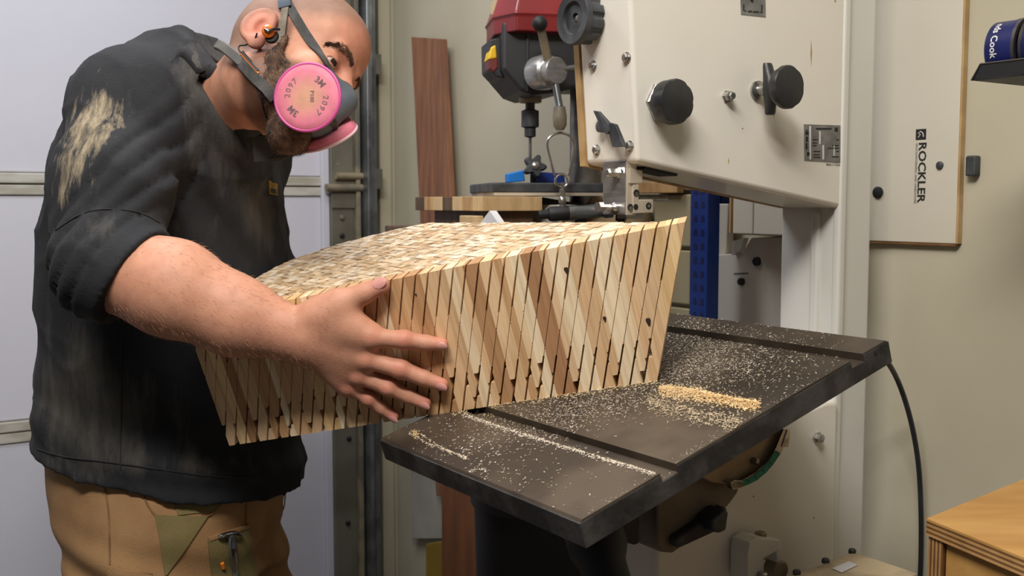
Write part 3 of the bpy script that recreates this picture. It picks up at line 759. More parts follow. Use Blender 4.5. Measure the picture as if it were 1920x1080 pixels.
# ------------------------------------------------------------------ drill press
dX = nrm([0.98, 0.2, 0]); dY = A([-dX[1], dX[0], 0]); DP0 = at(994, 200, 2.27)
def dq(x, y, off=0.0): return hit(x, y, DP0 + dY * off, dY)
def dz_(y, off=0.0, x=994): return dq(x, y, off)[2]
dp = thing('drill_press', DP0 * A([1, 1, 0]) + dX * 0.1, 'red and black drill press with grey feed handle behind the block', 'drill press', rz=math.atan2(dX[1], dX[0]))
NO = -0.095
G().prism([dq(x, y, NO) for x, y in ((943, 40), (943, 130), (957, 147), (976, 169), (1000, 178), (1046, 173), (1092, 160), (1140, 160), (1140, 40))], dY * 0.19).build('head_casting', M_dpblk, dp, None, bevel=0.006)
G().prism([dq(x, y, NO) for x, y in ((986, 60), (992, 60), (992, 172), (986, 172))], -dY * 0.004).build('casting_ridge', M_dpblk, dp, None, bevel=0.002)
# belt cover
def plan(z, k, cx=1010):
    c = dq(1040, 40, 0.0); c = A([c[0], c[1], 0])
    pts = [dq(968, 40, -0.125), dq(925, 40, -0.06), dq(912, 40, 0.06), dq(940, 40, 0.125), dq(1180, 40, 0.125), dq(1180, 40, -0.125)]
    return [c + (A([q[0], q[1], 0]) - c) * k + ZZ * z for q in pts]
zl0, zl1 = dz_(57, -0.125, 968), dz_(24, -0.125, 968)
G().loops([plan(zl0, 0.99), plan(zl1 - 0.004, 1.0), plan(zl1, 1.03), plan(zl1 + 0.005, 1.0), plan(zl1 + 0.09, 0.80), plan(zl1 + 0.12, 0.68)]).build('belt_cover', M_red, dp, None, bevel=0.004)
c = dq(935, 10, -0.03)
G().lathe(c, nrm(-dX * 0.9 - dY * 0.4 + ZZ * 0.4), [(0.024, -0.02), (0.024, 0.004), (0.02, 0.006)], 24).build('cover_badge', M_beige, dp)
# switch on the front face
for (nm, pts, m, off, dep) in (('switch_box', [(918, 74), (946, 68), (946, 147), (932, 144), (919, 130)], M_dpblk, -0.06, 0.1), ('switch_key', [(915, 112), (932, 109), (930, 84), (921, 88)], M_yel, -0.066, 0.05), ('switch_paddle', [(916, 111), (934, 107), (934, 127), (926, 136), (918, 128)], M_redp, -0.063, 0.05)):
    G().prism([dq(x, y, off) for x, y in pts], dY * dep).build(nm, m, dp, None, bevel=0.003)
base = A([DP0[0], DP0[1], 0])
lz = dz_
G().lathe(base, ZZ, [(0.022, lz(193)), (0.024, lz(192)), (0.024, lz(181)), (0.014, lz(179)), (0.014, lz(168))], 24).build('quill', M_dusty, dp)
G().lathe(base, ZZ, [(0.006, lz(258)), (0.012, lz(256)), (0.012, lz(240)), (0.0185, lz(238)), (0.0185, lz(208)), (0.010, lz(205)), (0.010, lz(192))], 24).build('chuck', M_blkd, dp)
G().cyl(base + ZZ * lz(302), base + ZZ * lz(256), 0.0035, n=10).build('drill_bit', M_steel, dp)
hax = nrm(-dY + dX * 0.45)
hub = dq(1044, 132, NO - 0.075)
G().lathe(hub - hax * 0.075, hax, [(0.020, 0), (0.033, 0.012), (0.035, 0.04), (0.032, 0.052), (0.0265, 0.056), (0.0265, 0.074), (0.025, 0.076)], 28).build('feed_hub', M_alu, dp)
G().cyl(dq(997, 134, NO - 0.01), dq(1022, 130, NO - 0.01), 0.009).build('depth_stop', M_pine, dp)
h1 = dq(1012, 44, NO - 0.10)
G().tube([hub - hax * 0.02, (hub - hax * 0.02) * 0.5 + h1 * 0.5, h1], [0.009, 0.0085, 0.008], 12).build('feed_handle', M_dusty, dp)
G().ball(h1, 0.0150, 18).build('handle_ball', M_void, dp)
h2 = dq(1049, 200, NO - 0.075)
G().tube([hub - hax * 0.012, h2], 0.0072, 12).build('feed_handle', M_galv, dp)
h2b = dq(1050, 244, NO - 0.075)
G().tube([h2, h2 * 0.6 + h2b * 0.4, h2 * 0.2 + h2b * 0.8, h2b], [0.011, 0.014, 0.0135, 0.008], 14).build('handle_grip', M_dusty, dp)
h3 = dq(1105, 123, NO - 0.06)
G().tube([hub - hax * 0.012, h3], 0.0062, 12).build('feed_handle', M_galv, dp)
cb_ = dq(1098, 300, 0.0); cb_ = A([cb_[0], cb_[1], 0])
G().cyl(cb_, cb_ + ZZ * (lz(160) + 0.05), 0.034, n=28).build('column', M_steel, dp)
G().lathe(cb_, ZZ, [(0.115, 0), (0.115, 0.02), (0.06, 0.04), (0.05, 0.09)], 28).build('foot', M_dpblk, dp)
TO = -0.14
zt0, zt1 = dz_(361, TO, 900), dz_(342, TO, 900)
def tpl(z, xa=922, xb=1135): return [A([*dq(xa, 350, TO)[:2], z]), A([*dq(xb, 350, TO)[:2], z]), A([*(dq(xb, 350, TO) + dY * 0.27)[:2], z]), A([*(dq(xa, 350, TO) + dY * 0.27)[:2], z])]
G().prism(tpl(zt0), ZZ * (zt1 - zt0)).build('work_table', M_blkd, dp, None, bevel=0.003)
G().prism(tpl(zt0 - 0.006, 926, 1130), ZZ * 0.006).build('table_rim', M_alu2, dp, None)
G().prism([base + A([0, 0, zt0 - 0.05]) - dY * 0.05, cb_ + A([0, 0, zt0 - 0.07]) - dY * 0.05, cb_ + A([0, 0, zt0 - 0.07]) + dY * 0.05, base + A([0, 0, zt0 - 0.05]) + dY * 0.05], ZZ * 0.044).build('table_bracket', M_dpblk, dp, None)
# blue hold-down clamp with star knob, on the drill table
cl = thing('hold_down_clamp', A([base[0], base[1], zt1]), 'blue hold-down clamp with grey star knob on the drill press table', 'clamp')
tk = -0.06
zq = lambda x, y, o: dq(x, y, o)
def onT(pts, off):
    P = [dq(x, y, off) for x, y in pts]; m = min(q[2] for q in P); return [q + ZZ * (zt1 + 0.001 - m) for q in P]
G().prism(onT([(952, 335), (985, 332), (982, 311), (952, 318)], tk), dY * 0.03).build('clamp_arm', M_blue, cl, None, bevel=0.002)
G().prism(onT([(1004, 334), (1060, 335), (1058, 317), (1004, 313)], tk + 0.02), dY * 0.03).build('clamp_bar', M_bluep, cl, None, bevel=0.002)
kc = dq(1000, 314, tk - 0.012)
X, Y, Dd = frame_of(-dY + ZZ * 0.15); L = []
for (k, h) in ((0.9, 0), (1.0, 0.004), (1.0, 0.016), (0.85, 0.02)):
    L.append([kc + Dd * h + (X * math.cos(a) + Y * math.sin(a)) * 0.025 * k * (0.80 + 0.2 * math.cos(5 * a + 0.4)) for a in np.linspace(0, 6.2832, 50, endpoint=False)])
G().loops(L).build('star_knob', M_blkd, cl, 40)
G().lathe(kc + Dd * 0.019, Dd, [(0.008, 0), (0.008, 0.004), (0.005, 0.006)], 12).build('knob_bolt', M_zinc, cl)
G().cyl(kc - Dd * 0.002, A([kc[0], kc[1] + 0.02, zt1]), 0.006).build('clamp_stem', M_blkd, cl)
# wire hanger hung on the handle grip, with a rotary tool below it
def hp(x, y): return dq(x, y, NO - 0.075)
wh = thing('wire_hanger', hp(1054, 385), 'chrome wire loop with small ring hanging from the drill press handle', 'hanger')
loop = smoothpath([hp(x, y) for x, y in ((1040, 330), (1032, 300), (1026, 272), (1031, 257), (1050, 249), (1070, 256), (1077, 272), (1073, 300), (1066, 330))], 6)
G().tube(loop, 0.0026, 10).build('wire_loop', M_chrome, wh)
G().tube([hp(1053 + 12 * math.cos(a), 339 + 12 * math.sin(a)) for a in np.linspace(0, 6.2832, 28, endpoint=False)], 0.0026, 8, closed=True).build('ring', M_chrome, wh)
G().lathe(hp(1054, 384), ZZ, [(0.005, 0), (0.0075, 0.004), (0.0075, 0.012), (0.005, 0.016), (0.006, 0.020), (0.006, 0.030), (0.003, 0.032), (0.003, 0.044)], 12).build('swivel', M_zinc, wh)
rt = thing('rotary_tool', hp(1075, 414), 'metal rotary hand tool with black end cap hung horizontally behind the block', 'tool')
ax = hp(1150, 392) - hp(1010, 402)
o = hp(1010, 403); Lr = float(np.linalg.norm(ax))
G().lathe(o, ax, [(0.006, 0), (0.009, 0.004), (0.009, 0.02)], 16).build('end_cap', M_void, rt)
G().lathe(o, ax, [(0.0125, 0.02), (0.0145, 0.024), (0.0145, 0.062)], 20).build('black_sleeve', M_void, rt)
G().lathe(o, ax, [(0.015, 0.06), (0.015, 0.075), (0.013, 0.08), (0.013, 0.13), (0.016, 0.135), (0.016, Lr * 0.98)], 24).build('metal_body', M_galv, rt)
G().tube(smoothpath([hp(1054, 384), hp(1054, 392), hp(1054, 400)], 3), 0.006, 10).build('clip', M_zinc, rt)
# tan canvas bag behind the tool
prof = [(0.075, 0.0), (0.085, 0.02), (0.08, 0.04), (0.055, 0.06), (0.03, 0.072), (0.012, 0.078)]
cz_ = ht(1150, 345, 0.51)[1]; prof = [(0.035, 0), (0.06, 0.01), (0.078, 0.04), (0.084, 0.08), (0.08, 0.12), (0.062, 0.15), (0.035, 0.17), (0.015, 0.178), (0.012, 0.20)]
G().lathe(W(0.513, ht(1152, 400, 0.513)[0], cz_ - 0.178), ZZ, prof, 28).build('canvas_pouch', M_beige, None)
props(bpy.data.objects['canvas_pouch'], 'rounded tan canvas pouch hung on the wall behind the blade guide', 'pouch')

# ------------------------------------------------------------------ shelving seen through the saw throat
rk = thing('steel_rack', W(0.52, 0.6, 0), 'blue steel shelving rack post with punched slots behind the saw', 'shelving', rz=RZ)
tR = 0.46
pa = [(1293, 340), (1327, 340), (1331, 1000), (1300, 1000)]
sa_, _ = ht(1294, 450, tR); sb_, _ = ht(1327, 450, tR)
g = G(); wbox(g, tR, tR + 0.03, sb_, sa_, 0, 1.75); g.build('post', M_bluep, rk, None, bevel=0.0015)
for k in range(26):
    z = 0.98 + k * 0.026
    for q in (0.3, 0.7):
        ss = sb_ + (sa_ - sb_) * q
        g = G().prism([W(tR - 0.0006, ss - 0.005, z), W(tR - 0.0006, ss + 0.005, z), W(tR - 0.0006, ss + 0.003, z + 0.012), W(tR - 0.0006, ss - 0.003, z + 0.012)], T0 * 0.0006); g.build('slot', M_navy, rk, None)
s3, z3 = ht(1340, 370, 0.50)
g = G(); wbox(g, 0.50, 0.52, ht(1354, 370, 0.5)[0], ht(1330, 370, 0.5)[0], ht(1340, 382, 0.5)[1], ht(1340, 355, 0.5)[1]); g.build('beam_bracket', M_bluep, rk, None)
# drawers left of the post
def drawer(x0, x1, y0, y1, t, m, lab, nm='storage_drawer', cat='drawer'):
    s0, z0 = ht(x0, y1, t); s1, z1 = ht(x1, y0, t)
    g = G(); wbox(g, t, 0.595, s1, s0, z0, z1); return props(g.build(nm, m, None, None, bevel=0.003, rz=RZ), lab, cat)
cab = thing('storage_cabinet', W(0.55, 0.75, 0), 'cream cabinet with stacked drawer fronts left of the blue post', 'cabinet', rz=RZ)
s0, _ = ht(1225, 400, 0.52); s1, _ = ht(1296, 400, 0.52)
ys = [280, 361, 465, 572, 690, 810]
zsb = [ht(1260, y, 0.52)[1] for y in ys]
g = G(); wbox(g, 0.535, 0.598, s1, s0, 0, zsb[0]); g.build('carcass', M_wall, cab, None)
for k in range(len(ys) - 1):
    g = G(); wbox(g, 0.52, 0.535, s1 + 0.002, s0 - 0.002, zsb[k + 1] + 0.004, zsb[k] - 0.004); g.build('drawer_front', M_wall2, cab, None, bevel=0.003)
g = G(); wbox(g, 0.50, 0.519, s1 + 0.02, s0 + 0.05, ht(1260, 362, 0.5)[1], ht(1260, 340, 0.5)[1]); props(g.build('pine_offcut', M_pine, None, None, bevel=0.002, rz=RZ), 'pale pine offcut above the cream drawers behind the guide', 'offcut')
# wall cabinet and panel behind the throat
wc = thing('wall_cabinet', W(0.55, 0.4, ht(1400, 442, 0.5)[1]), 'white wall cabinet with two doors and raw wood side, seen through the saw throat', 'cabinet', rz=RZ)
sX, zX = ht(1366, 440, 0.48); sM, _ = ht(1410, 440, 0.48); sY, _ = ht(1480, 440, 0.48)
zT = ht(1400, 300, 0.48)[1]
g = G(); wbox(g, 0.50, 0.598, sY, sX, zX, zT); g.build('carcass', M_pine2, wc, None)
g = G(); wbox(g, 0.482, 0.50, sM + 0.001, sX - 0.008, zX + 0.002, zT); g.build('door', M_white, wc, None, bevel=0.002)
g = G(); wbox(g, 0.482, 0.50, sY, sM - 0.001, zX + 0.002, zT); g.build('door', M_white, wc, None, bevel=0.002)
g = G(); wbox(g, 0.485, 0.60, sX, sX + 0.004, zX + 0.003, zT); g.build('side_panel', M_pine, wc, None)
g = G().prism([tq(x, y, 0.57) for x, y in ((1334, 452), (1341, 380), (1366, 380), (1362, 470), (1352, 500))], T0 * 0.02); props(g.build('white_panel_end', M_white, None, None, bevel=0.004), 'white plastic panel end between blue post and wall cabinet', 'panel')
pn = thing('machine_guard', W(0.53, 0.4, 0), 'white sheet guard with two black knobs below the wall cabinet', 'guard', rz=RZ)
G().prism([tq(x, y, 0.55) for x, y in ((1337, 478), (1392, 474), (1408, 446), (1480, 444), (1480, 1000), (1352, 1000))], T0 * 0.03).build('guard_sheet', M_white, pn, None, bevel=0.002)
for (x, y, r) in ((1421, 490, 0.0085), (1392, 528, 0.007)):
    G().lathe(tq(x, y, 0.55), -T0, [(r, 0), (r, 0.006), (r * 0.7, 0.009)], 14).build('guard_knob', M_void, pn)
g = G().prism([tq(x, y, 0.5498) for x, y in ((1376, 512), (1403, 511), (1403, 514), (1376, 515))], -T0 * 0.0004); g.build('label_print', M_inkg, pn, None)
G().prism([tq(x, y, 0.55) for x, y in ((1380, 478), (1382, 452), (1404, 446), (1396, 470))], -T0 * 0.012).build('guard_lug', M_white, pn, None)

# ------------------------------------------------------------------ lettered board on the right wall
rb = thing('lettered_board', W(TW, 0.1, 0), 'large white lettered board with raw wood edge hung on the right wall', 'board', rz=RZ)
tRb = 0.588
sr0, zb0 = ht(1791, 457, tRb); sr1, _ = ht(1630, 452, tRb)
g = G().prism([W(tRb, sr0 , zb0), W(tRb, sr1 + 0.06, zb0), W(tRb, sr1 + 0.06, 2.0), W(tRb, sr0 - 0.0, 2.0)], T0 * 0.010); g.build('panel', M_wboard, rb, None, bevel=0.001)
g = G(); wbox(g, tRb + 0.0005, tRb + 0.0105, sr0 - 0.004, sr0, zb0, 2.0); g.build('raw_edge', M_tan, rb, None)
g = G(); wbox(g, tRb + 0.001, tRb + 0.010, sr0, sr1 + 0.06, zb0 - 0.004, zb0); g.build('raw_edge', M_plyd, rb, None)
def rtext(nm, txt, size, x, y, m, bold): 
    s, z = ht(x, y, tRb); return text(nm, txt, size, W(tRb - 0.0003, s, z), -ZZ, -S, m, rb, bold)
z_a = ht(1727, 267, tRb)[1]; z_b = ht(1723, 380, tRb)[1]
V_, F_ = text_mesh('ROCKLER', 1.0, 0.022)
wdt = V_[:, 0].max() - V_[:, 0].min(); hgt = V_[:, 1].max() - V_[:, 1].min()
sc_ = (z_a - z_b) / wdt
s, z = ht(1728, 323, tRb)
sw_ = abs(ht(1720, 323, tRb)[0] - ht(1735, 323, tRb)[0])
P = W(tRb - 0.0006, s, z) + (V_[:, :1] * sc_) * (-ZZ) + (V_[:, 1:2] / hgt * sw_) * (-S)
make('lettering', P, F_, M_ink, rb, None)
rtext('small_lettering', 'WOODWORKING AND HARDWARE', (z_a - z_b) / 16.5, 1717.5, 325, M_inkg, 0.0)
s, z = ht(1727, 252, tRb); q = abs(ht(1718, 252, tRb)[0] - ht(1737, 252, tRb)[0]) / 2; qz = (ht(1727, 242, tRb)[1] - ht(1727, 262, tRb)[1]) / 2
g = G(); wbox(g, tRb - 0.0006, tRb, s - q, s + q, z - qz, z + qz); g.build('square_emblem', M_ink, rb, None)
pts = [(math.cos(a) * (0.75 if i % 2 else 0.35), math.sin(a) * (0.75 if i % 2 else 0.35)) for i, a in enumerate(np.linspace(0.4, 6.683, 10, endpoint=False))]
g = G().tube([W(tRb - 0.0008, s + x * q * 0.8, z + y * qz * 0.8) for x, y in [(-0.7, -0.6), (-0.5, 0.3), (0.1, 0.7), (0.6, 0.3), (0.1, 0.0), (0.6, -0.7)]], 0.0009, 6); g.build('emblem_stroke', M_wboard, rb, None)
for (x, y, r) in ((1763, 310, 0.0062), (1647, 361, 0.010)):
    s, z = ht(x, y, tRb); G().lathe(W(tRb, s, z), -T0, [(r, 0), (r, 0.003), (r * 0.6, 0.0045)], 16).build('board_screw', M_blkd if r < 0.008 else M_void, rb)
s, z = ht(1812, 311, 0.58)
g = G(); wbox(g, 0.585, 0.60, s - 0.012, s + 0.006, z - 0.016, z + 0.016); props(g.build('cable_clip', M_blkd, None, None, bevel=0.003, rz=RZ), 'small grey plastic clip on the wall by the board edge', 'clip')
# ------------------------------------------------------------------ shelf with spray cans, upper right
tS = 0.30
sh = thing('wall_shelf', W(0.45, -0.05, 0), 'black metal tray shelf jutting in at the upper right', 'shelf', rz=RZ)
a = tq(1822, 151, tS); b = tq(1838, 120, tS); c = tq(2000, 78, tS); d = tq(2000, 152, tS)
zS = a[2]; sS = (a - PB) @ S
G().prism([W(tS, sS, zS), b, W(tS, sS - 0.5, b[2]), W(tS, sS - 0.5, zS)], T0 * 0.003).build('front_lip', M_void, sh, None)
G().prism([W(tS, sS, zS), W(tS, sS - 0.5, zS), W(0.598, sS - 0.5, zS), W(0.598, sS, zS)], ZZ * 0.002).build('tray', M_blkd, sh, None)
G().prism([W(tS, sS, zS), W(0.598, sS, zS), W(0.598, sS - 0.012, zS + 0.04), b], -S * 0.002).build('side_lip', M_void, sh, None)
G().tube([W(tS - 0.001, sS, zS), b, W(tS - 0.001, sS - 0.5, b[2])], 0.0012, 6).build('rim_edge', M_lid, sh)
rC = 0.047
tcn = thing('round_tin', W(tS + 0.06, sS - 0.1, zS), 'navy round tin with white lettering lying on the upper right shelf', 'tin', rz=RZ)
cz = zS + 0.002 + rC
cs = ht(1892, 100, tS + 0.055)[0]
o = W(tS + 0.055, cs, cz); axd = nrm(-S * 0.86 + T0 * 0.05)
zc_top = ht(1900, 40, tS + 0.05)[1]
rC = (zc_top - zS) / 2 ; o = W(tS + 0.055, ht(1868, 100, tS + 0.05 )[0], zS + 0.002 + rC)
G().lathe(o, axd, [(rC * 0.94, 0), (rC, 0.002), (rC, 0.030), (rC * 1.03, 0.031), (rC * 1.03, 0.036), (rC * 0.9, 0.037)], 48).build('tin_body', M_navy, tcn)
G().lathe(o + axd * 0.036, axd, [(rC * 1.04, 0), (rC * 1.04, 0.004), (rC * 0.9, 0.004), (rC * 0.88, 0.001)], 48).build('tin_rim', M_lid, tcn)
# lettering wrapped round the tin wall
V_, F_ = text_mesh('nds Cook', 0.0125, 0.0002)
X, Y, Dd = frame_of(axd)
vz = nrm(ZZ - Dd * (ZZ @ Dd)); vx = np.cross(vz, Dd)
if vx @ FW > 0: vx = -vx
ang = V_[:, 0] / rC
P = o + Dd * (0.013 + 0 * V_[:, 1:2] + V_[:, 1:2] * 1.0) + (vx * np.cos(-0.35 + ang)[:, None] - vz * np.sin(-0.35 + ang)[:, None]) * (rC + 0.0004)
make('tin_lettering', P, F_, M_paper, tcn, None)
tc2 = thing('round_tin', W(tS + 0.06, sS - 0.16, zS), 'second navy round tin half cut off by the right picture edge', 'tin', rz=RZ)
o2 = o + axd * 0.046
G().lathe(o2, axd, [(rC * 0.94, 0), (rC, 0.002), (rC, 0.034), (rC * 0.9, 0.035)], 48).build('tin_body', M_navy, tc2)
G().lathe(o2 - axd * 0.001, axd, [(rC * 0.8, 0), (rC * 1.02, 0), (rC * 1.02, 0.004), (rC, 0.004)], 48).build('tin_rim', M_lid, tc2)

# ------------------------------------------------------------------ plywood bench, lower right
zP = 0.86
pb = thing('plywood_bench', hzp(1850, 1000, zP) * A([1, 1, 0]), 'plywood workbench corner with layered edge at lower right', 'workbench')
c0_ = hzp(1737, 972, zP); dA = nrm(hzp(1920, 898, zP) - c0_); dB = nrm(hzp(1920, 1046, zP) - c0_)
def corner(L, z): return [c0_ + ZZ * z, c0_ + dA * L + ZZ * z, c0_ + (dA + dB) * L + ZZ * z, c0_ + dB * L + ZZ * z]
for k in range(7):
    ext = 0.0 if k % 2 == 0 else 0.0006
    P = [p + (c0_ - (c0_ + (dA + dB) * 0.15)) / 0.3 * (-ext) for p in corner(0.30, -0.003 * (k + 1))]
    G().prism(P, ZZ * 0.003).build('top_ply', M_ply if k == 0 else (M_plyd if k % 2 else M_plyl), pb, None)
ins = (dA + dB) * 0.004
for (dX, nm) in ((dB, 'front'),):
    for k in range(8):
        G().prism([c0_ + dA * 0.003 + dB * (0.003 + 0.0032 * k) - ZZ * 0.021, c0_ + dA * 0.003 + dB * (0.006 + 0.0032 * k) - ZZ * 0.021, c0_ + dA * 0.29 + dB * (0.006 + 0.0032 * k) - ZZ * 0.021, c0_ + dA * 0.29 + dB * (0.003 + 0.0032 * k) - ZZ * 0.021], -ZZ * (zP - 0.021)).build('side_ply', M_plyd if k % 2 else M_plyl, pb, None)
G().prism([c0_ + dA * 0.01 + dB * 0.030 - ZZ * 0.024, c0_ + dA * 0.01 + dB * 0.29 - ZZ * 0.024, c0_ + dA * 0.02 + dB * 0.29 - ZZ * 0.024, c0_ + dA * 0.02 + dB * 0.030 - ZZ * 0.024], -ZZ * (zP - 0.03)).build('front_panel', M_ply, pb, None)

# ------------------------------------------------------------------ below the table, far left of the saw
tboard('white_offcut_panel', M_garage_dark2, [(768, 780), (832, 780), (842, 1010), (772, 1010)], 0.575, 0.015, 'pale sheet offcut leaning low on the wall beside the brown plank', 'panel')
g = G().prism([tq(x, y, 0.50) for x, y in ((826, 760), (938, 760), (944, 1200), (830, 1200))], T0 * 0.025); props(g.build('brown_plank', M_cedar2, None, None, bevel=0.002), 'wide dark brown plank standing under the left end of the saw table', 'plank')
bn = thing('waste_bin', W(0.22, 0.62, 0), 'black waste bin in the shade under the saw table', 'bin')
zr0 = ht(1000, 905, 0.22)[1]
bc = W(0.22, ht(1010, 1000, 0.22)[0], 0)
G().lathe(bc, ZZ, [(0.10, 0.0), (0.105, 0.01), (0.125, zr0 - 0.02)], 36, cap1=False).build('bin_body', M_void, bn)
G().lathe(bc, ZZ, [(0.123, zr0 - 0.03), (0.132, zr0 - 0.03), (0.132, zr0), (0.123, zr0)], 36, cap0=False, cap1=False).build('bin_rim', M_void, bn)
g = G().prism([tq(x, y, 0.53) for x, y in ((798, 1020), (832, 1015), (836, 1300), (800, 1300))], T0 * 0.03); props(g.build('yellow_level', M_yeld, None, None, bevel=0.002), 'dull yellow strip standing left of the brown plank', 'level')
# ------------------------------------------------------------------ smooth solid modelling (signed distance -> mesh)
def smin(a, b, k):
    if k <= 0: return np.minimum(a, b)
    h = np.clip(0.5 + 0.5 * (b - a) / k, 0, 1)
    return b + (a - b) * h - k * h * (1 - h)
def smax(a, b, k): return -smin(-a, -b, k)
class Cone:                                     # tapered capsule, optionally flattened along n by f
    def __init__(s, a, b, ra, rb, n=None, f=1.0, k=0.01, op='u'):
        s.a = A(a, dtype=float); s.b = A(b, dtype=float); s.ra = ra; s.rb = rb; s.n = None if n is None else nrm(n); s.f = f; s.k = k; s.op = op
        s.c = (s.a + s.b) / 2; s.R = np.linalg.norm(s.b - s.a) / 2 + max(ra, rb)
    def __call__(s, p):
        a, b = s.a, s.b
        q = p
        if s.n is not None:
            q = p + ((p - s.c) @ s.n)[:, None] * s.n * (1 / s.f - 1)
            a = a + ((a - s.c) @ s.n) * s.n * (1 / s.f - 1); b = b + ((b - s.c) @ s.n) * s.n * (1 / s.f - 1)
        ba = b - a; pa = q - a
        h = np.clip(pa @ ba / max(ba @ ba, 1e-12), 0, 1)
        d = np.linalg.norm(pa - h[:, None] * ba, axis=1) - (s.ra + (s.rb - s.ra) * h)
        return d * (min(1, s.f))
class Ell:                                      # ellipsoid with axes (rows)
    def __init__(s, c, r, ax=None, k=0.01, op='u'):
        s.c = A(c, dtype=float); s.r = A(r, dtype=float); s.ax = np.eye(3) if ax is None else A([nrm(v) for v in ax]); s.k = k; s.op = op
        s.R = s.r.max()
    def __call__(s, p):
        q = (p - s.c) @ s.ax.T
        k0 = np.linalg.norm(q / s.r, axis=1); k1 = np.linalg.norm(q / s.r ** 2, axis=1) + 1e-9
        return k0 * (k0 - 1) / k1
class Tor:                                      # elliptical ring: centre, two axes with radii, tube radius
    def __init__(s, c, u, v, ru, rv, r, k=0.003, op='u'):
        s.c = A(c, dtype=float); s.u = nrm(u); s.v = nrm(v); s.w = np.cross(s.u, s.v); s.ru, s.rv, s.r = ru, rv, r; s.k = k; s.op = op
        s.R = max(ru, rv) + r
    def __call__(s, p):
        q = p - s.c; x = q @ s.u; y = q @ s.v; z = q @ s.w
        e = np.sqrt((x / s.ru) ** 2 + (y / s.rv) ** 2) + 1e-9
        rad = (e - 1) * np.sqrt(x * x + y * y) / e
        return np.sqrt(rad ** 2 + z ** 2) - s.r
class Loft:                                     # stacked ellipses: rows (z, cx, cy, rT, rS) in the saw axes
    def __init__(s, rows, k=0.03, op='u', ex=2.3, uT=None, uS=None):
        s.rows = A(rows, dtype=float); s.k = k; s.op = op; s.ex = ex
        s.uT = T0[:2] if uT is None else uT; s.uS = S[:2] if uS is None else uS
        zc = s.rows[:, 0]; s.c = A([s.rows[:, 1].mean(), s.rows[:, 2].mean(), (zc.min() + zc.max()) / 2]); s.R = 0.5 * (zc.max() - zc.min()) + 0.3
    def __call__(s, p):
        r = s.rows; z = np.clip(p[:, 2], r[0, 0], r[-1, 0])
        I = lambda j: np.interp(z, r[:, 0], r[:, j])
        x = p[:, 0] - I(1); y = p[:, 1] - I(2); a = I(3); b = I(4)
        u = np.abs(x * s.uT[0] + y * s.uT[1]) / a; v = np.abs(x * s.uS[0] + y * s.uS[1]) / b
        d = ((u ** s.ex + v ** s.ex) ** (1 / s.ex) - 1) * np.minimum(a, b)
        dz = np.maximum(r[0, 0] - p[:, 2], p[:, 2] - r[-1, 0])
        return np.where(dz > 0, np.sqrt(np.maximum(d, 0) ** 2 + dz ** 2), np.maximum(d, dz))
def fine_rows(rows, n=8):
    return [list(p) for p in smoothpath([A(r, dtype=float) for r in rows], n)]
class Field:
    def __init__(s, prims, disp=None): s.p = prims; s.disp = disp
    def __call__(s, P, rad=None, c=None):
        d = np.full(len(P), 9.0)
        for q in s.p:
            if rad is not None and np.linalg.norm(c - q.c) > q.R * 1.25 + rad + q.k * 2 + 0.02: continue
            e = q(P)
            if q.op == 'u': d = smin(d, e, q.k)
            elif q.op == 's': d = smax(d, -e, q.k)
            elif q.op == 'i': d = smax(d, e, q.k)
        if s.disp is not None: d = d + s.disp(P)
        return d
class Half:                                     # cut away everything on the +n side of a plane, only near a centre
    def __init__(s, c, n, R=9, k=0.002): s.c = A(c, dtype=float); s.n = nrm(n); s.R = R; s.k = k; s.op = 'i'
    def __call__(s, p): return (p - s.c) @ s.n
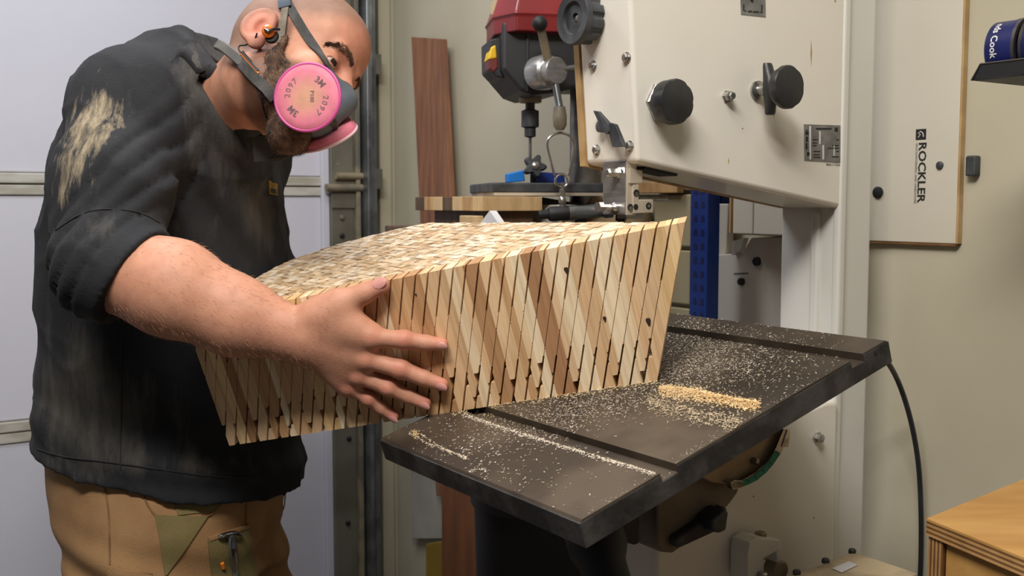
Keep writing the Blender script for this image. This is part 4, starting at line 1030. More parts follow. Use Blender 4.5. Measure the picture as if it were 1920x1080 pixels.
def mesh_field(f, lo, hi, h, B=20):
    lo = A(lo, dtype=float); n = np.ceil((A(hi) - lo) / h).astype(int); nb = np.ceil(n / B).astype(int)
    VK = []; VP = []; Q = []
    big = np.int64(n[0] + 200); bigy = np.int64(n[1] + 200)
    key = lambda i, j, k: (np.asarray(k, np.int64) * bigy + j) * big + i
    cor = [(a, b, c) for c in (0, 1) for b in (0, 1) for a in (0, 1)]
    rad = math.sqrt(3) * (B / 2 + 1) * h
    bi = np.stack(np.meshgrid(*[np.arange(q) for q in nb], indexing='ij'), -1).reshape(-1, 3)
    bc = lo + (bi * B + B / 2) * h
    bi = bi[np.abs(f(bc)) < rad * 1.3]
    for b0 in bi * B:
        if True:
            if True:
                c = lo + (b0 + B / 2) * h
                r = np.arange(-1, B + 1)
                gx, gy, gz = np.meshgrid(r + b0[0], r + b0[1], r + b0[2], indexing='ij')
                P = np.stack([gx, gy, gz], -1).reshape(-1, 3) * h + lo
                D = f(P, rad, c).reshape(B + 2, B + 2, B + 2)
                neg = D < 0
                if neg.all() or not neg.any(): continue
                m = B + 1
                cnt = sum(neg[a:a + m, b_:b_ + m, c_:c_ + m].astype(np.int8) for a, b_, c_ in cor)
                idx = np.argwhere((cnt > 0) & (cnt < 8))
                if len(idx) == 0: continue
                acc = np.zeros((len(idx), 3)); num = np.zeros(len(idx))
                vals = [D[idx[:, 0] + a, idx[:, 1] + b_, idx[:, 2] + c_] for a, b_, c_ in cor]
                for e0 in range(8):
                    for ax in range(3):
                        if (e0 >> ax) & 1: continue
                        e1 = e0 | (1 << ax); v0, v1 = vals[e0], vals[e1]
                        ok = (v0 < 0) != (v1 < 0)
                        t = np.where(ok, v0 / np.where(v0 - v1 == 0, 1, v0 - v1), 0)
                        pt = np.tile(A(cor[e0], dtype=float), (len(idx), 1)); pt[:, ax] += t
                        acc += pt * ok[:, None]; num += ok
                pos = (idx + acc / num[:, None] + b0 - 1) * h + lo
                gi = idx + b0 - 1
                VK.append(key(gi[:, 0] + 50, gi[:, 1] + 50, gi[:, 2] + 50)); VP.append(pos)
                for ax in range(3):
                    o1, o2 = [(1, 2), (2, 0), (0, 1)][ax]
                    sl0 = [slice(1, B + 1)] * 3; sl1 = [slice(1, B + 1)] * 3; sl1[ax] = slice(2, B + 2)
                    n0 = neg[tuple(sl0)]; n1 = neg[tuple(sl1)]
                    E_ = np.argwhere(n0 != n1)
                    if len(E_) == 0: continue
                    fl = n0[E_[:, 0], E_[:, 1], E_[:, 2]]
                    g0 = E_ + b0 + 50
                    d1 = np.zeros(3, int); d1[o1] = 1; d2 = np.zeros(3, int); d2[o2] = 1
                    K = [key(*(g0 - x).T) for x in (d1 * 0, d1, d1 + d2, d2)]
                    q = np.stack(K, 1)
                    q = np.where(fl[:, None], q, q[:, ::-1]); Q.append(q)
    VK = np.concatenate(VK); VP = np.concatenate(VP); Q = np.concatenate(Q)
    uk, ui = np.unique(VK, return_index=True); V = VP[ui]
    ix = np.searchsorted(uk, Q); ix = np.clip(ix, 0, len(uk) - 1)
    ok = (uk[ix] == Q).all(1)
    return V, ix[ok]
def shade(o):
    o.data.polygons.foreach_set('use_smooth', [True] * len(o.data.polygons)); return o
def vnoise(P, f, seed=0):                        # cheap smooth pseudo noise, about -1..1
    r = np.random.default_rng(seed); out = np.zeros(len(P))
    for _ in range(5):
        d = r.normal(0, 1, 3); d *= f / np.linalg.norm(d); out += np.sin(P @ d * (0.7 + 0.6 * r.random()) + r.random() * 6.28)
    return out / 3.0
def marchv(f, XY, y0=1.3, n=60):                 # where pixel rays first meet a field
    XY = np.asarray(XY, float)
    d = FW + R_ * ((XY[:, :1] - 960) / F) + UP * ((540 - XY[:, 1:2]) / F); d = d / d[:, 1:2]
    t = np.full(len(XY), y0); live = np.ones(len(XY), bool)
    for _ in range(n):
        v = np.zeros(len(XY)); v[live] = f(CAM + d[live] * t[live][:, None])
        live = live & (v > 0.0005) & (t < 2.4)
        if not live.any(): break
        t[live] += np.maximum(v[live] * 0.85, 0.0004)
    return CAM + d * t[:, None], t < 2.39
def gradv(f, P, e=0.002):
    g = np.stack([f(P + A(v) * e) - f(P - A(v) * e) for v in ((1., 0, 0), (0, 1., 0), (0, 0, 1.))], 1)
    return g / (np.linalg.norm(g, axis=1, keepdims=True) + 1e-12)
def march(f, x, y): return marchv(f, [(x, y)])[0][0]
def grad(f, p): return gradv(f, A(p)[None])[0]
def surf_grid(f, edgeA, edgeB, nu, nv, th, lift=0.0005):   # thin solid panel laid on a field between two pixel polylines
    def samp(P, t):
        P = [A(p, dtype=float) for p in P]; k = t * (len(P) - 1); i = min(int(k), len(P) - 2); return P[i] + (P[i + 1] - P[i]) * (k - i)
    XY = []
    for j in range(nv + 1):
        for i in range(nu + 1):
            a = samp(edgeA, i / nu); b = samp(edgeB, i / nu); XY.append(a + (b - a) * (j / nv))
    P, ok = marchv(f, XY)
    if not ok.all(): return None
    gn = gradv(f, P)
    V = np.concatenate([P + gn * (th + lift), P - gn * 0.002]); m = nu + 1; Fc = []; N0 = len(P)
    for j in range(nv):
        for i in range(nu):
            a = j * m + i; Fc.append((a, a + 1, a + m + 1, a + m)); Fc.append((N0 + a, N0 + a + m, N0 + a + m + 1, N0 + a + 1))
    for i in range(nu):
        Fc.append((i, N0 + i, N0 + i + 1, i + 1)); a = nv * m + i; Fc.append((a, a + 1, N0 + a + 1, N0 + a))
    for j in range(nv):
        a = j * m; Fc.append((a, a + m, N0 + a + m, N0 + a)); a = j * m + nu; Fc.append((a, N0 + a, N0 + a + m, a + m))
    return G().add(V, Fc)
def surf_line(f, pts, r, n=6, sink=0.3):
    P, ok = marchv(f, smoothpath([A(p, dtype=float) for p in pts], n))
    P = P[ok]; P = P + gradv(f, P) * r * (1 - sink * 2)
    return G().tube(list(P), r, 8)
def strands(f, P, dirf, lo, hi, wd):              # short tapered hairs rooted on a field
    V = []; Fc = []
    gn = gradv(f, P); dd = dirf(P, gn); dd = dd / np.linalg.norm(dd, axis=1, keepdims=True)
    s_ = np.cross(dd, gn); s_ = s_ / (np.linalg.norm(s_, axis=1, keepdims=True) + 1e-9) * wd
    ln = rng.uniform(lo, hi, (len(P), 1))
    V = np.stack([P - s_ - gn * 0.0003, P + s_ - gn * 0.0003, P + gn * wd * 1.5, P + dd * ln], 1).reshape(-1, 3)
    for i in range(len(P)):
        n = 4 * i; Fc += [(n, n + 1, n + 3), (n + 1, n + 2, n + 3), (n + 2, n, n + 3)]
    return V, Fc
# ------------------------------------------------------------------ the man
M_skin = mat('skin', (0.86, 0.82, 0.80, 1), (1.0, 1.0, 1.0, 1), 55, 0.6, attr='tint', bump=0.12, bscale=420, sss=0.10, lo=0.3, hi=0.62, detail=6)
M_shirt = mat('dark_shirt_cotton', (0.78, 0.78, 0.80, 1), (1.12, 1.10, 1.06, 1), 26, 0.9, attr='tint', bump=0.18, bscale=260, lo=0.36, hi=0.66, detail=8)
def shirt_dust(m):
    nt = m.node_tree; b = nt.nodes['Principled BSDF']
    src = b.inputs['Base Color'].links[0].from_socket
    tc = nt.nodes.new('ShaderNodeTexCoord')
    for an, colr, rot, sc, st in (('gdust', (80, 76, 70), (0, 0.25, 0), 16, (1.6, 1.0, 0.35)), ('dust', (164, 148, 120), (0, -0.75, 0), 34, (2.6, 1.0, 0.34))):
        mp = nt.nodes.new('ShaderNodeMapping'); mp.inputs['Rotation'].default_value = rot; mp.inputs['Scale'].default_value = st
        nt.links.new(tc.outputs['Object'], mp.inputs['Vector'])
        nz = nt.nodes.new('ShaderNodeTexNoise'); nz.inputs['Scale'].default_value = sc; nz.inputs['Detail'].default_value = 9; nz.inputs['Roughness'].default_value = 0.68
        nt.links.new(mp.outputs[0], nz.inputs['Vector'])
        a_ = nt.nodes.new('ShaderNodeAttribute'); a_.attribute_name = an
        ad = nt.nodes.new('ShaderNodeMath'); ad.operation = 'MULTIPLY_ADD'; ad.inputs[1].default_value = 0.36
        nt.links.new(a_.outputs['Fac'], ad.inputs[0]); nt.links.new(nz.outputs['Fac'], ad.inputs[2])
        mr = nt.nodes.new('ShaderNodeMapRange'); mr.inputs['From Min'].default_value = 0.68; mr.inputs['From Max'].default_value = 0.98
        nt.links.new(ad.outputs[0], mr.inputs['Value'])
        mx = nt.nodes.new('ShaderNodeMix'); mx.data_type = 'RGBA'; mx.inputs[7].default_value = lin(colr)
        nt.links.new(mr.outputs[0], mx.inputs[0]); nt.links.new(src, mx.inputs[6]); src = mx.outputs[2]
    nt.links.new(src, b.inputs['Base Color'])
shirt_dust(M_shirt)
def fattr(o, name, v):
    a = o.data.attributes.new(name, 'FLOAT', 'POINT'); a.data.foreach_set('value', np.asarray(v, np.float32))
M_trou = mat('brown_canvas', (174, 135, 92), (150, 113, 74), 10, 0.85, bump=0.2, bscale=300, lo=0.35, hi=0.65, detail=7)
M_olive = mat('olive_canvas', (136, 121, 76), (116, 102, 61), 10, 0.85, bump=0.2, bscale=300, lo=0.35, hi=0.65, detail=7)
M_seam = mat('seam_thread', (150, 114, 76), (128, 96, 62), 30, 0.85)
M_nail = mat('nail', (206, 148, 138), (198, 140, 130), 30, 0.35)
M_hair = mat('beard_hair', (112, 84, 64), (66, 48, 37), 70, 0.75, bump=0.5, bscale=500, stretch=(1, 1, 1), lo=0.35, hi=0.65)
M_brow = mat('brow_hair', (96, 72, 56), (72, 53, 42), 70, 0.8)
M_armh = mat('arm_hair', (176, 126, 98), (156, 110, 84), 70, 0.8)
M_eyew = mat('eye_white', (178, 160, 152), (168, 150, 142), 20, 0.25)
M_iris = mat('iris_dark', (40, 30, 26), (24, 18, 16), 60, 0.2)
M_boot = mat('boot_leather', (70, 54, 42), (54, 42, 32), 14, 0.6)
M_mask = mat('grey_rubber', (92, 98, 106), (78, 84, 92), 10, 0.5)
M_maskd = mat('dark_grey_plastic', (58, 58, 60), (46, 46, 48), 10, 0.45)
M_pink = mat('pink_filter', (0.92, 0.92, 0.92, 1), (1.04, 1.04, 1.04, 1), 60, 0.6, lo=0.35, hi=0.65, bump=0.05, bscale=200, attr='tint')
M_mag = mat('magenta_rim', (206, 84, 152), (194, 76, 140), 12, 0.4)
M_pale = mat('pale_rim', (226, 190, 196), (216, 176, 184), 12, 0.5)
M_strap = mat('grey_elastic', (82, 80, 78), (66, 65, 64), 60, 0.85, bump=0.2, bscale=400)
M_strapl = mat('light_grey_webbing', (134, 126, 112), (116, 110, 98), 60, 0.85, bump=0.2, bscale=400)
M_orange = mat('orange_gloss', (230, 130, 40), (214, 110, 30), 12, 0.25)
M_filink = mat('filter_print', (128, 92, 96), (118, 86, 90), 30, 0.7)

man = thing('person', (-0.585, 1.88, 0.0), 'man in dusty dark shirt and tan work trousers leaning over, hand on the block', 'person')
yaw, pit, rol, HS = math.radians(20.2), math.radians(17.7), math.radians(-35.9), 1.023
hf = A([math.cos(pit) * math.cos(yaw), -math.cos(pit) * math.sin(yaw), -math.sin(pit)]); hl = A([math.sin(yaw), math.cos(yaw), 0]); hu = np.cross(hf, hl)
hl, hu = hl * math.cos(rol) + hu * math.sin(rol), hu * math.cos(rol) - hl * math.sin(rol)
HO = at(497, 62, 1.58) + hl * 0.076 * HS
HX = [hf, hl, hu]
def HD(a, b, c): return HO + (hf * a + hl * b + hu * c) * HS
def he(c, r, k=0.015, op='u', ax=None): return Ell(HD(*c), A(r) * HS, ax or HX, k, op)
def hc(a, b, ra, rb, k=0.01, op='u'): return Cone(HD(*a), HD(*b), ra * HS, rb * HS, k=k, op=op)
def fp(x, y, off): return hit(x, y, P0 - ein * off, ein)

neck_b = at(440, 205, 1.735)
Rsh = at(250, 205, 1.67); Rel = at(202, 500, 1.50)
Lsh = Rsh + A([0.085, 0.34, 0.0]); Lel = A([-0.50, 2.03, 1.13]); Lwr = A([-0.36, 1.97, 1.06])
prims = [
    he((0.005, 0, 0.062), (0.098, 0.077, 0.082)), he((-0.034, 0, 0.035), (0.062, 0.067, 0.068), 0.02), he((0.062, 0, 0.066), (0.042, 0.058, 0.048), 0.02),
    he((0.050, 0, -0.015), (0.056, 0.060, 0.075), 0.02),
    hc((0.012, -0.052, -0.048), (0.085, -0.012, -0.090), 0.020, 0.020, 0.02), hc((0.012, 0.052, -0.048), (0.085, 0.012, -0.090), 0.020, 0.020, 0.02),
    he((0.075, -0.047, -0.012), (0.022, 0.018, 0.020), 0.015), he((0.075, 0.047, -0.012), (0.022, 0.018, 0.020), 0.015),
    hc((0.094, -0.036, 0.040), (0.101, -0.012, 0.034), 0.009, 0.009, 0.014), hc((0.094, 0.036, 0.040), (0.101, 0.012, 0.034), 0.009, 0.009, 0.014),
    he((0.112, -0.032, 0.016), (0.020, 0.019, 0.012), 0.014, 's'), he((0.112, 0.032, 0.016), (0.020, 0.019, 0.012), 0.014, 's'),
    he((0.0845, -0.032, 0.016), (0.0145, 0.0155, 0.0135), 0.004), he((0.0845, 0.032, 0.016), (0.0145, 0.0155, 0.0135), 0.004),
    he((0.0965, -0.0365, 0.0145), (0.0105, 0.0150, 0.0032), 0.0015, 's'), he((0.0965, 0.0365, 0.0145), (0.0105, 0.0150, 0.0032), 0.0015, 's'),
    hc((0.101, 0, 0.022), (0.128, 0, -0.020), 0.008, 0.012, 0.012), he((0.118, -0.012, -0.024), (0.011, 0.009, 0.008), 0.006), he((0.118, 0.012, -0.024), (0.011, 0.009, 0.008), 0.006),
    he((0.104, 0, -0.060), (0.014, 0.024, 0.010), 0.008),
]
# ears
for sg in (-1, 1):
    ew = -hf * 0.88 + hl * sg * 0.42; eu = hu * 0.97 - hf * 0.22
    ec = HD(-0.010, sg * 0.081, 0.006)
    prims += [Ell(ec + ew * 0.002, A([0.019, 0.030, 0.006]) * HS, [ew, eu, np.cross(ew, eu)], 0.004),
              Tor(ec + ew * 0.003, ew, eu, 0.0175 * HS, 0.0275 * HS, 0.0048 * HS, 0.003),
              Ell(ec - eu * 0.027 * HS - ew * 0.003, A([0.011, 0.012, 0.006]) * HS, [ew, eu, np.cross(ew, eu)], 0.005),
              Ell(ec + np.cross(ew, eu) * (0.006 if np.cross(ew, eu) @ hl * sg > 0 else -0.006) - ew * 0.003 - eu * 0.002, A([0.008, 0.013, 0.006]) * HS, [ew, eu, np.cross(ew, eu)], 0.004, 's')]
prims += [Cone(HD(-0.010, 0, -0.035), neck_b + A([0.01, 0, 0]), 0.061, 0.066, k=0.03), Cone(HD(-0.035, 0, -0.03), neck_b + A([-0.03, 0, 0.0]), 0.040, 0.055, k=0.02),
          Cone(neck_b, at(355, 300, 1.82), 0.06, 0.07, k=0.04),
          Cone(Rsh, Lsh, 0.055, 0.055, k=0.03), Cone(Rsh, Rel, 0.062, 0.055, k=0.04), Cone(Lsh, Lel, 0.06, 0.052, k=0.04), Cone(Lel, Lwr, 0.048, 0.032, k=0.03)]
# near forearm and hand
f1 = at(325, 541, 1.475); f2 = at(440, 592, 1.475); wr_ = fp(570, 634, 0.040)
prims += [Cone(Rel, f1, 0.060, 0.063, k=0.02), Cone(f1, f2, 0.063, 0.0515, k=0.03), Cone(f2, wr_, 0.0515, 0.0375, n=-ein, f=0.85, k=0.03)]
MC = {'i': (697, 633, 0.030), 'm': (686, 672, 0.031), 'r': (672, 702, 0.028), 'p': (653, 724, 0.024)}
FI = {'i': [(697, 633, 0.029, 0.0135), (758, 637, 0.020, 0.0122), (799, 643, 0.0125, 0.0108), (829, 645, 0.0095, 0.0086)],
      'm': [(686, 673, 0.029, 0.0135), (751, 692, 0.021, 0.0126), (794, 709, 0.0135, 0.0112), (829, 721, 0.0098, 0.0092)],
      'r': [(672, 703, 0.027, 0.0125), (728, 726, 0.020, 0.0116), (764, 742, 0.0125, 0.0104), (797, 756, 0.0095, 0.0088)],
      'p': [(654, 724, 0.024, 0.0108), (691, 747, 0.017, 0.0100), (715, 765, 0.0115, 0.0090), (738, 781, 0.0085, 0.0078)]}
TH_ = [(588, 596, 0.034, 0.022), (638, 568, 0.027, 0.0185), (684, 550, 0.019, 0.0138), (715, 536, 0.0135, 0.0122)]
hand_f = []
for q in ('i', 'm', 'r', 'p'):
    x, y, o_ = MC[q]
    prims.append(Cone(fp(578, 612 + 14 * 'imrp'.index(q), 0.036), fp(x, y, o_ - 0.004), 0.021, 0.0165, k=0.016))
prims.append(Cone(fp(615, 640, 0.026), fp(665, 660, 0.022), 0.026, 0.022, n=-ein, f=0.8, k=0.02))
prims.append(Cone(fp(610, 605, 0.026), fp(665, 625, 0.024), 0.022, 0.017, k=0.02))
for q in ('i', 'm', 'r', 'p'):
    P_ = FI[q]
    for j in range(3):
        a, b = P_[j], P_[j + 1]
        prims.append(Cone(fp(a[0], a[1], a[2]), fp(b[0], b[1], b[2]), a[3], b[3], k=0.004 if j else 0.006))
    for j, kk in ((0, 0.0135), (1, 0.0118)):
        a = P_[j]; prims.append(Ell(fp(a[0], a[1], a[2] + 0.0015), A([1, 1, 1]) * a[3] * 1.03, None, 0.006))
for j in range(3):
    a, b = TH_[j], TH_[j + 1]; prims.append(Cone(fp(a[0], a[1], a[2]), fp(b[0], b[1], b[2]), a[3], b[3], k=0.012 if j == 0 else 0.006))
prims.append(Cone(fp(632, 578, 0.030), fp(684, 622, 0.026), 0.016, 0.013, k=0.022)); prims.append(Cone(fp(600, 590, 0.034), fp(650, 610, 0.031), 0.020, 0.016, k=0.022))      # web of the thumb
for a_, b_ in (((690, 653), (750, 668)),):
    pass
# far hand resting on the hidden back of the block
pal = Lwr + A([0.05, -0.06, 0.0]); prims.append(Cone(Lwr, pal, 0.030, 0.034, n=(0.5, -0.8, 0), f=0.55, k=0.015))
for j in range(4):
    a = pal + A([0.012, -0.012, 0.03 - 0.02 * j]); b = a + A([0.045, -0.02, 0.006 - 0.004 * j]); c = b + A([0.03, -0.006, 0])
    prims += [Cone(a, b, 0.010, 0.009, k=0.004), Cone(b, c, 0.009, 0.0075, k=0.004)]
prims.append(Cone(Lwr + A([0.02, -0.01, 0.03]), pal + A([0.0, -0.01, 0.07]), 0.013, 0.010, k=0.008))
bodyF = Field(prims)
Vb, Fb = mesh_field(bodyF, (-0.86, 1.36, 0.90), (-0.05, 2.14, 1.74), 0.0027)
# skin colours: stubbled scalp, beard shadow, redder ears and knuckles
q = (Vb - HO) / HS; ha, hb, hc_ = q @ hf, q @ hl, q @ hu
base = A(lin((200, 144, 116))[:3]); tint = np.tile(base, (len(Vb), 1))
ss_ = lambda x, a, b: np.clip((x - a) / (b - a), 0, 1) ** 2 * (3 - 2 * np.clip((x - a) / (b - a), 0, 1))
headm = ss_(-np.linalg.norm(q - A([0]), axis=1), -0.22, -0.16)
def mixt(mk, c, amt): 
    global tint
    m = np.clip(mk * amt, 0, 1)[:, None]; tint = tint * (1 - m) + A(lin(c)[:3]) * m
mixt(1 + 0 * ha, (198, 134, 112), 0.25 * ss_(vnoise(Vb, 60, 3), -0.2, 1.2))
isH = np.linalg.norm(Vb - HD(0.02, 0, 0.02), axis=1) < 0.20
scalp = ss_(hc_ - 0.050 + np.maximum(0, ha - 0.02) * -0.55 + 0.02 * ss_(-ha, -0.02, 0.02), -0.025, 0.015) * isH
scalp = np.maximum(scalp, ss_(-ha, 0.012, 0.03) * ss_(hc_, -0.05, -0.02) * isH)
mixt(scalp, (104, 84, 70), 0.72)
beard = ss_(-hc_ - np.maximum(0, ha - 0.03) * 0.2, 0.006, 0.022) * ss_(ha, -0.01, 0.006) * isH * (ha < 0.13)
beard = np.maximum(beard, ss_(ha, -0.004, 0.006) * (1 - ss_(ha, 0.022, 0.034)) * ss_(-hc_, -0.045, -0.03) * isH * (np.abs(hb) > 0.05))
mixt(beard, (84, 60, 46), 0.75)
earm = np.exp(-((ha + 0.01) ** 2 + (np.abs(hb) - 0.083) ** 2 * 3 + hc_ ** 2) / 0.0009)
mixt(earm, (214, 128, 112), 0.6)
fmask = ss_(ha, 0.07, 0.1) * ss_(hc_, -0.03, 0.0) * isH; mixt(fmask, (196, 122, 100), 0.35)
for qn in 'imrp':
    for j in (0, 1, 3):
        a = FI[qn][j]; mixt(np.exp(-np.sum((Vb - fp(a[0], a[1], a[2] + 0.008)) ** 2, 1) / (0.011 ** 2)), (212, 124, 108), 0.55)
a = TH_[3]; mixt(np.exp(-np.sum((Vb - fp(a[0], a[1], 0.02)) ** 2, 1) / (0.014 ** 2)), (214, 132, 118), 0.5)
# finger creases: small darker rings on the middle joints
tb_ = np.clip(tint, 0, 1)
body = shade(make('body', Vb, Fb, M_skin, man, None, tint=tb_))
# fine hair on the forearm
pk_ = Vb[(np.linalg.norm(np.cross(Vb - f1, nrm(wr_ - f1)), axis=1) < 0.075) & ((Vb - f1) @ nrm(wr_ - f1) > -0.06) & ((Vb - wr_) @ nrm(wr_ - f1) < 0.03)]
V, Fc = strands(bodyF, pk_[rng.choice(len(pk_), 1300)], lambda P, gn: nrm(wr_ - f1) + gn * 0.35 - ZZ * 0.3 + rng.normal(0, 0.25, (len(P), 3)), 0.005, 0.011, 0.00006)
make('arm_hair', V, Fc, M_armh, man, None)['kind'] = 'stuff'
# finger creases and nails
for qn in 'imrp':
    P_ = FI[qn]
    tip = P_[3]; prv = P_[2]
    dpx = nrm(fp(tip[0], tip[1], tip[2]) - fp(prv[0], prv[1], prv[2])); sd = np.cross(dpx, -ein)
    c = fp(tip[0], tip[1], tip[2]) + dpx * 0.002 - ein * (tip[3] * 0.62)
    o = shade(make('fingernail', *(lambda g: (g.v, g.f))(G().loops([[c + dpx * 0.0080 * math.cos(a) * k + sd * tip[3] * 0.62 * math.sin(a) * k - ein * (tip[3] * 0.43 * math.sqrt(max(0, 1 - (0.9 * k * math.sin(a)) ** 2 - (0.55 * k * max(0, math.cos(a))) ** 2))) for a in np.linspace(0, 6.2832, 18, endpoint=False)] for k in (1.0, 0.97, 0.7, 0.4, 0.1)], cap0=True)), M_nail, man, None))
tip, prv = TH_[3], TH_[2]
dpx = nrm(fp(tip[0], tip[1], tip[2]) - fp(prv[0], prv[1], prv[2])); up_ = nrm(-ein * 0.85 + N * 0.55); up_ = nrm(up_ - dpx * (up_ @ dpx)); sd = np.cross(dpx, up_)
c = fp(tip[0], tip[1], tip[2]) + dpx * 0.002 + up_ * tip[3] * 0.62
shade(make('fingernail', *(lambda g: (g.v, g.f))(G().loops([[c + dpx * 0.0105 * math.cos(a) * k + sd * tip[3] * 0.64 * math.sin(a) * k + up_ * (tip[3] * 0.43 * math.sqrt(max(0, 1 - (0.9 * k * math.sin(a)) ** 2 - (0.5 * k * max(0, math.cos(a))) ** 2))) for a in np.linspace(0, 6.2832, 18, endpoint=False)] for k in (1.0, 0.97, 0.7, 0.4, 0.1)])), M_nail, man, None))
# eyes, brows
for sg in (-1, 1):
    c = HD(0.0845, sg * 0.032, 0.016); ey = shade(make('eye', *(lambda g: (g.v, g.f))(G().ball(c, 0.0127 * HS, 20)), M_eyew, man, None))
    gz = nrm(hf * 0.9 - hu * 0.12 - hl * 0.30)
    X, Y, Dd = frame_of(gz)
    g = G().loops([[c + Dd * (0.0129 * HS * math.cos(t)) + (X * math.cos(a) + Y * math.sin(a)) * 0.0131 * HS * math.sin(t) for a in np.linspace(0, 6.2832, 20, endpoint=False)] for t in (0.52, 0.36, 0.18, 0.01)])
    make('iris', g.v, g.f, M_iris, ey, 60)
    bp = smoothpath([A(v) for v in ((0.080, sg * 0.054, 0.030), (0.094, sg * 0.042, 0.0385), (0.104, sg * 0.027, 0.0385), (0.109, sg * 0.013, 0.033))], 6)
    bpa = np.array(bp); tt = rng.random(800) * (len(bp) - 1.001); ii = tt.astype(int); fr_ = (tt - ii)[:, None]
    loc = bpa[ii] * (1 - fr_) + bpa[ii + 1] * fr_; loc[:, 2] += rng.normal(0, 0.0021, 800)
    tg = bpa[ii + 1] - bpa[ii]; tg = tg / np.linalg.norm(tg, axis=1, keepdims=True)
    PW = HO + (loc[:, :1] * hf + loc[:, 1:2] * hl + loc[:, 2:] * hu) * HS
    for _ in range(3): PW = PW - gradv(bodyF, PW) * bodyF(PW)[:, None]
    tw = -(tg[:, :1] * hf + tg[:, 1:2] * hl + tg[:, 2:] * hu)
    V, Fc = strands(bodyF, PW, lambda P, gn: tw + hu * rng.uniform(-0.2, 0.4, (len(P), 1)) + gn * 0.15, 0.004, 0.0065, 0.00028)
    make('eyebrow', V, Fc, M_brow, man, None)
# beard
bpr = []
for sg in (-1, 1):
    bpr += [hc((0.026, sg * 0.066, 0.010), (0.028, sg * 0.063, -0.030), 0.004, 0.008, 0.01), hc((0.028, sg * 0.060, -0.030), (0.045, sg * 0.046, -0.068), 0.0105, 0.015, 0.015),
            hc((0.045, sg * 0.046, -0.068), (0.086, 0, -0.098), 0.015, 0.020, 0.02), hc((0.050, sg * 0.053, -0.025), (0.068, sg * 0.042, -0.065), 0.007, 0.011, 0.015)]
bpr.append(he((0.074, 0, -0.106), (0.024, 0.030, 0.020), 0.02))
beardF = Field(bpr, lambda P: 0.0012 * vnoise(P, 260, 11) + 0.0010 * vnoise(P, 520, 12))
mn = A([HD(a, b, c) for a in (-0.03, 0.14) for b in (-0.11, 0.11) for c in (-0.19, 0.04)])
Vd, Fd = mesh_field(beardF, mn.min(0), mn.max(0), 0.003)
bd = shade(make('beard', Vd, Fd, M_hair, man, None))
V, Fc = strands(beardF, Vd[rng.choice(len(Vd), 9000)], lambda P, gn: gn * 0.6 - hu * 0.6 + hf * 0.3 - hl * 0.0 + rng.normal(0, 0.25, (len(P), 3)), 0.003, 0.007, 0.00022)
make('beard_strands', V, Fc, M_hair, bd, None)['kind'] = 'stuff'

# ------------------------------------------------------------------ shirt
uT = nrm([0.35, 0.94]); uS = nrm([0.94, -0.35])
rows = [(0.70, -0.612, 1.88, 0.226, 0.236), (0.795, -0.612, 1.88, 0.225, 0.232), (0.87, -0.608, 1.88, 0.222, 0.224), (0.95, -0.608, 1.875, 0.215, 0.214), (1.12, -0.605, 1.865, 0.21, 0.200), (1.25, -0.590, 1.85, 0.205, 0.184),
        (1.35, -0.578, 1.83, 0.195, 0.165), (1.43, -0.562, 1.81, 0.168, 0.135), (1.49, -0.545, 1.79, 0.115, 0.095), (1.53, -0.53, 1.775, 0.07, 0.06)]
cuffC = at(243, 508, 1.49); cuffN = nrm(at(430, 590, 1.475) - at(200, 502, 1.50))
cuffN = nrm(cuffN + A([0, 0, -0.25]))
Rm = at(206, 355, 1.575)
colN = nrm(A([0.80, -0.10, 0.60])); colP = at(437, 172, 1.69)
sp_ = [Loft(fine_rows(rows, 6), uT=uT, uS=uS, ex=2.2),
       Cone(Rsh, Rm, 0.085, 0.083, k=0.05), Cone(Rm, Rel, 0.081, 0.071, k=0.03), Cone(Rel, cuffC + cuffN * 0.03, 0.070, 0.077, k=0.03),
       Half(cuffC + cuffN * 0.012, cuffN, R=0.12), 
       Cone(Rsh, Lsh, 0.085, 0.085, k=0.06), Cone(Lsh, Lel, 0.08, 0.07, k=0.05), Cone(Lel, Lel * 0.5 + Lwr * 0.5, 0.06, 0.05, k=0.03),
       Cone(at(345, 265, 1.775), at(468, 145, 1.715), 0.125, 0.088, k=0.06), Half(colP, colN, R=0.16, k=0.004),
       Cone(at(425, 205, 1.735), HD(-0.012, 0, -0.035), 0.078, 0.072, k=0.004, op='s'),
       Cone(cuffC + cuffN * 0.004, cuffC + cuffN * 0.08, 0.060, 0.065, k=0.004, op='s')]
# cuff plane only trims the sleeve: wrap it
class CuffCut:
    op = 'i'; k = 0.003; R = 0.16
    def __init__(s): s.c = cuffC
    def __call__(s, p):
        w = np.linalg.norm(p - (cuffC + cuffN * 0.05), axis=1) - 0.125
        return np.where(w < 0, np.minimum((p - cuffC - cuffN * 0.012) @ cuffN, -w), -0.05)
arm_ = [p for p in sp_[1:4]]
class Sleeve:
    op = 'u'; k = 0.035
    def __init__(s): s.c = Rm; s.R = 0.32
    def __call__(s, p):
        d = smin(smin(arm_[0](p), arm_[1](p), 0.04), arm_[2](p), 0.03)
        d = smax(d, (p - cuffC - cuffN * 0.012) @ cuffN, 0.004)
        return smax(d, -np.maximum(sp_[-1](p), -((p - cuffC) @ cuffN) - 0.010), 0.003)
class Torso:
    op = 'u'; k = 0.05
    def __init__(s): s.c = sp_[0].c; s.R = 0.75
    def __call__(s, p):
        d = sp_[0](p)
        for q_ in (sp_[5], sp_[6], sp_[7], sp_[8]): d = smin(d, q_(p), q_.k)
        d = smax(d, np.where(p[:, 2] > 1.25, (p - colP) @ colN, -0.1), 0.004)
        d = smax(d, 0.797 - 0.19 * (p[:, 0] + 0.66) - p[:, 2], 0.004)
        return smax(d, -np.maximum(sp_[10](p), -((p - colP) @ colN) - 0.022), 0.003)
ax_u = nrm(Rel - Rsh)
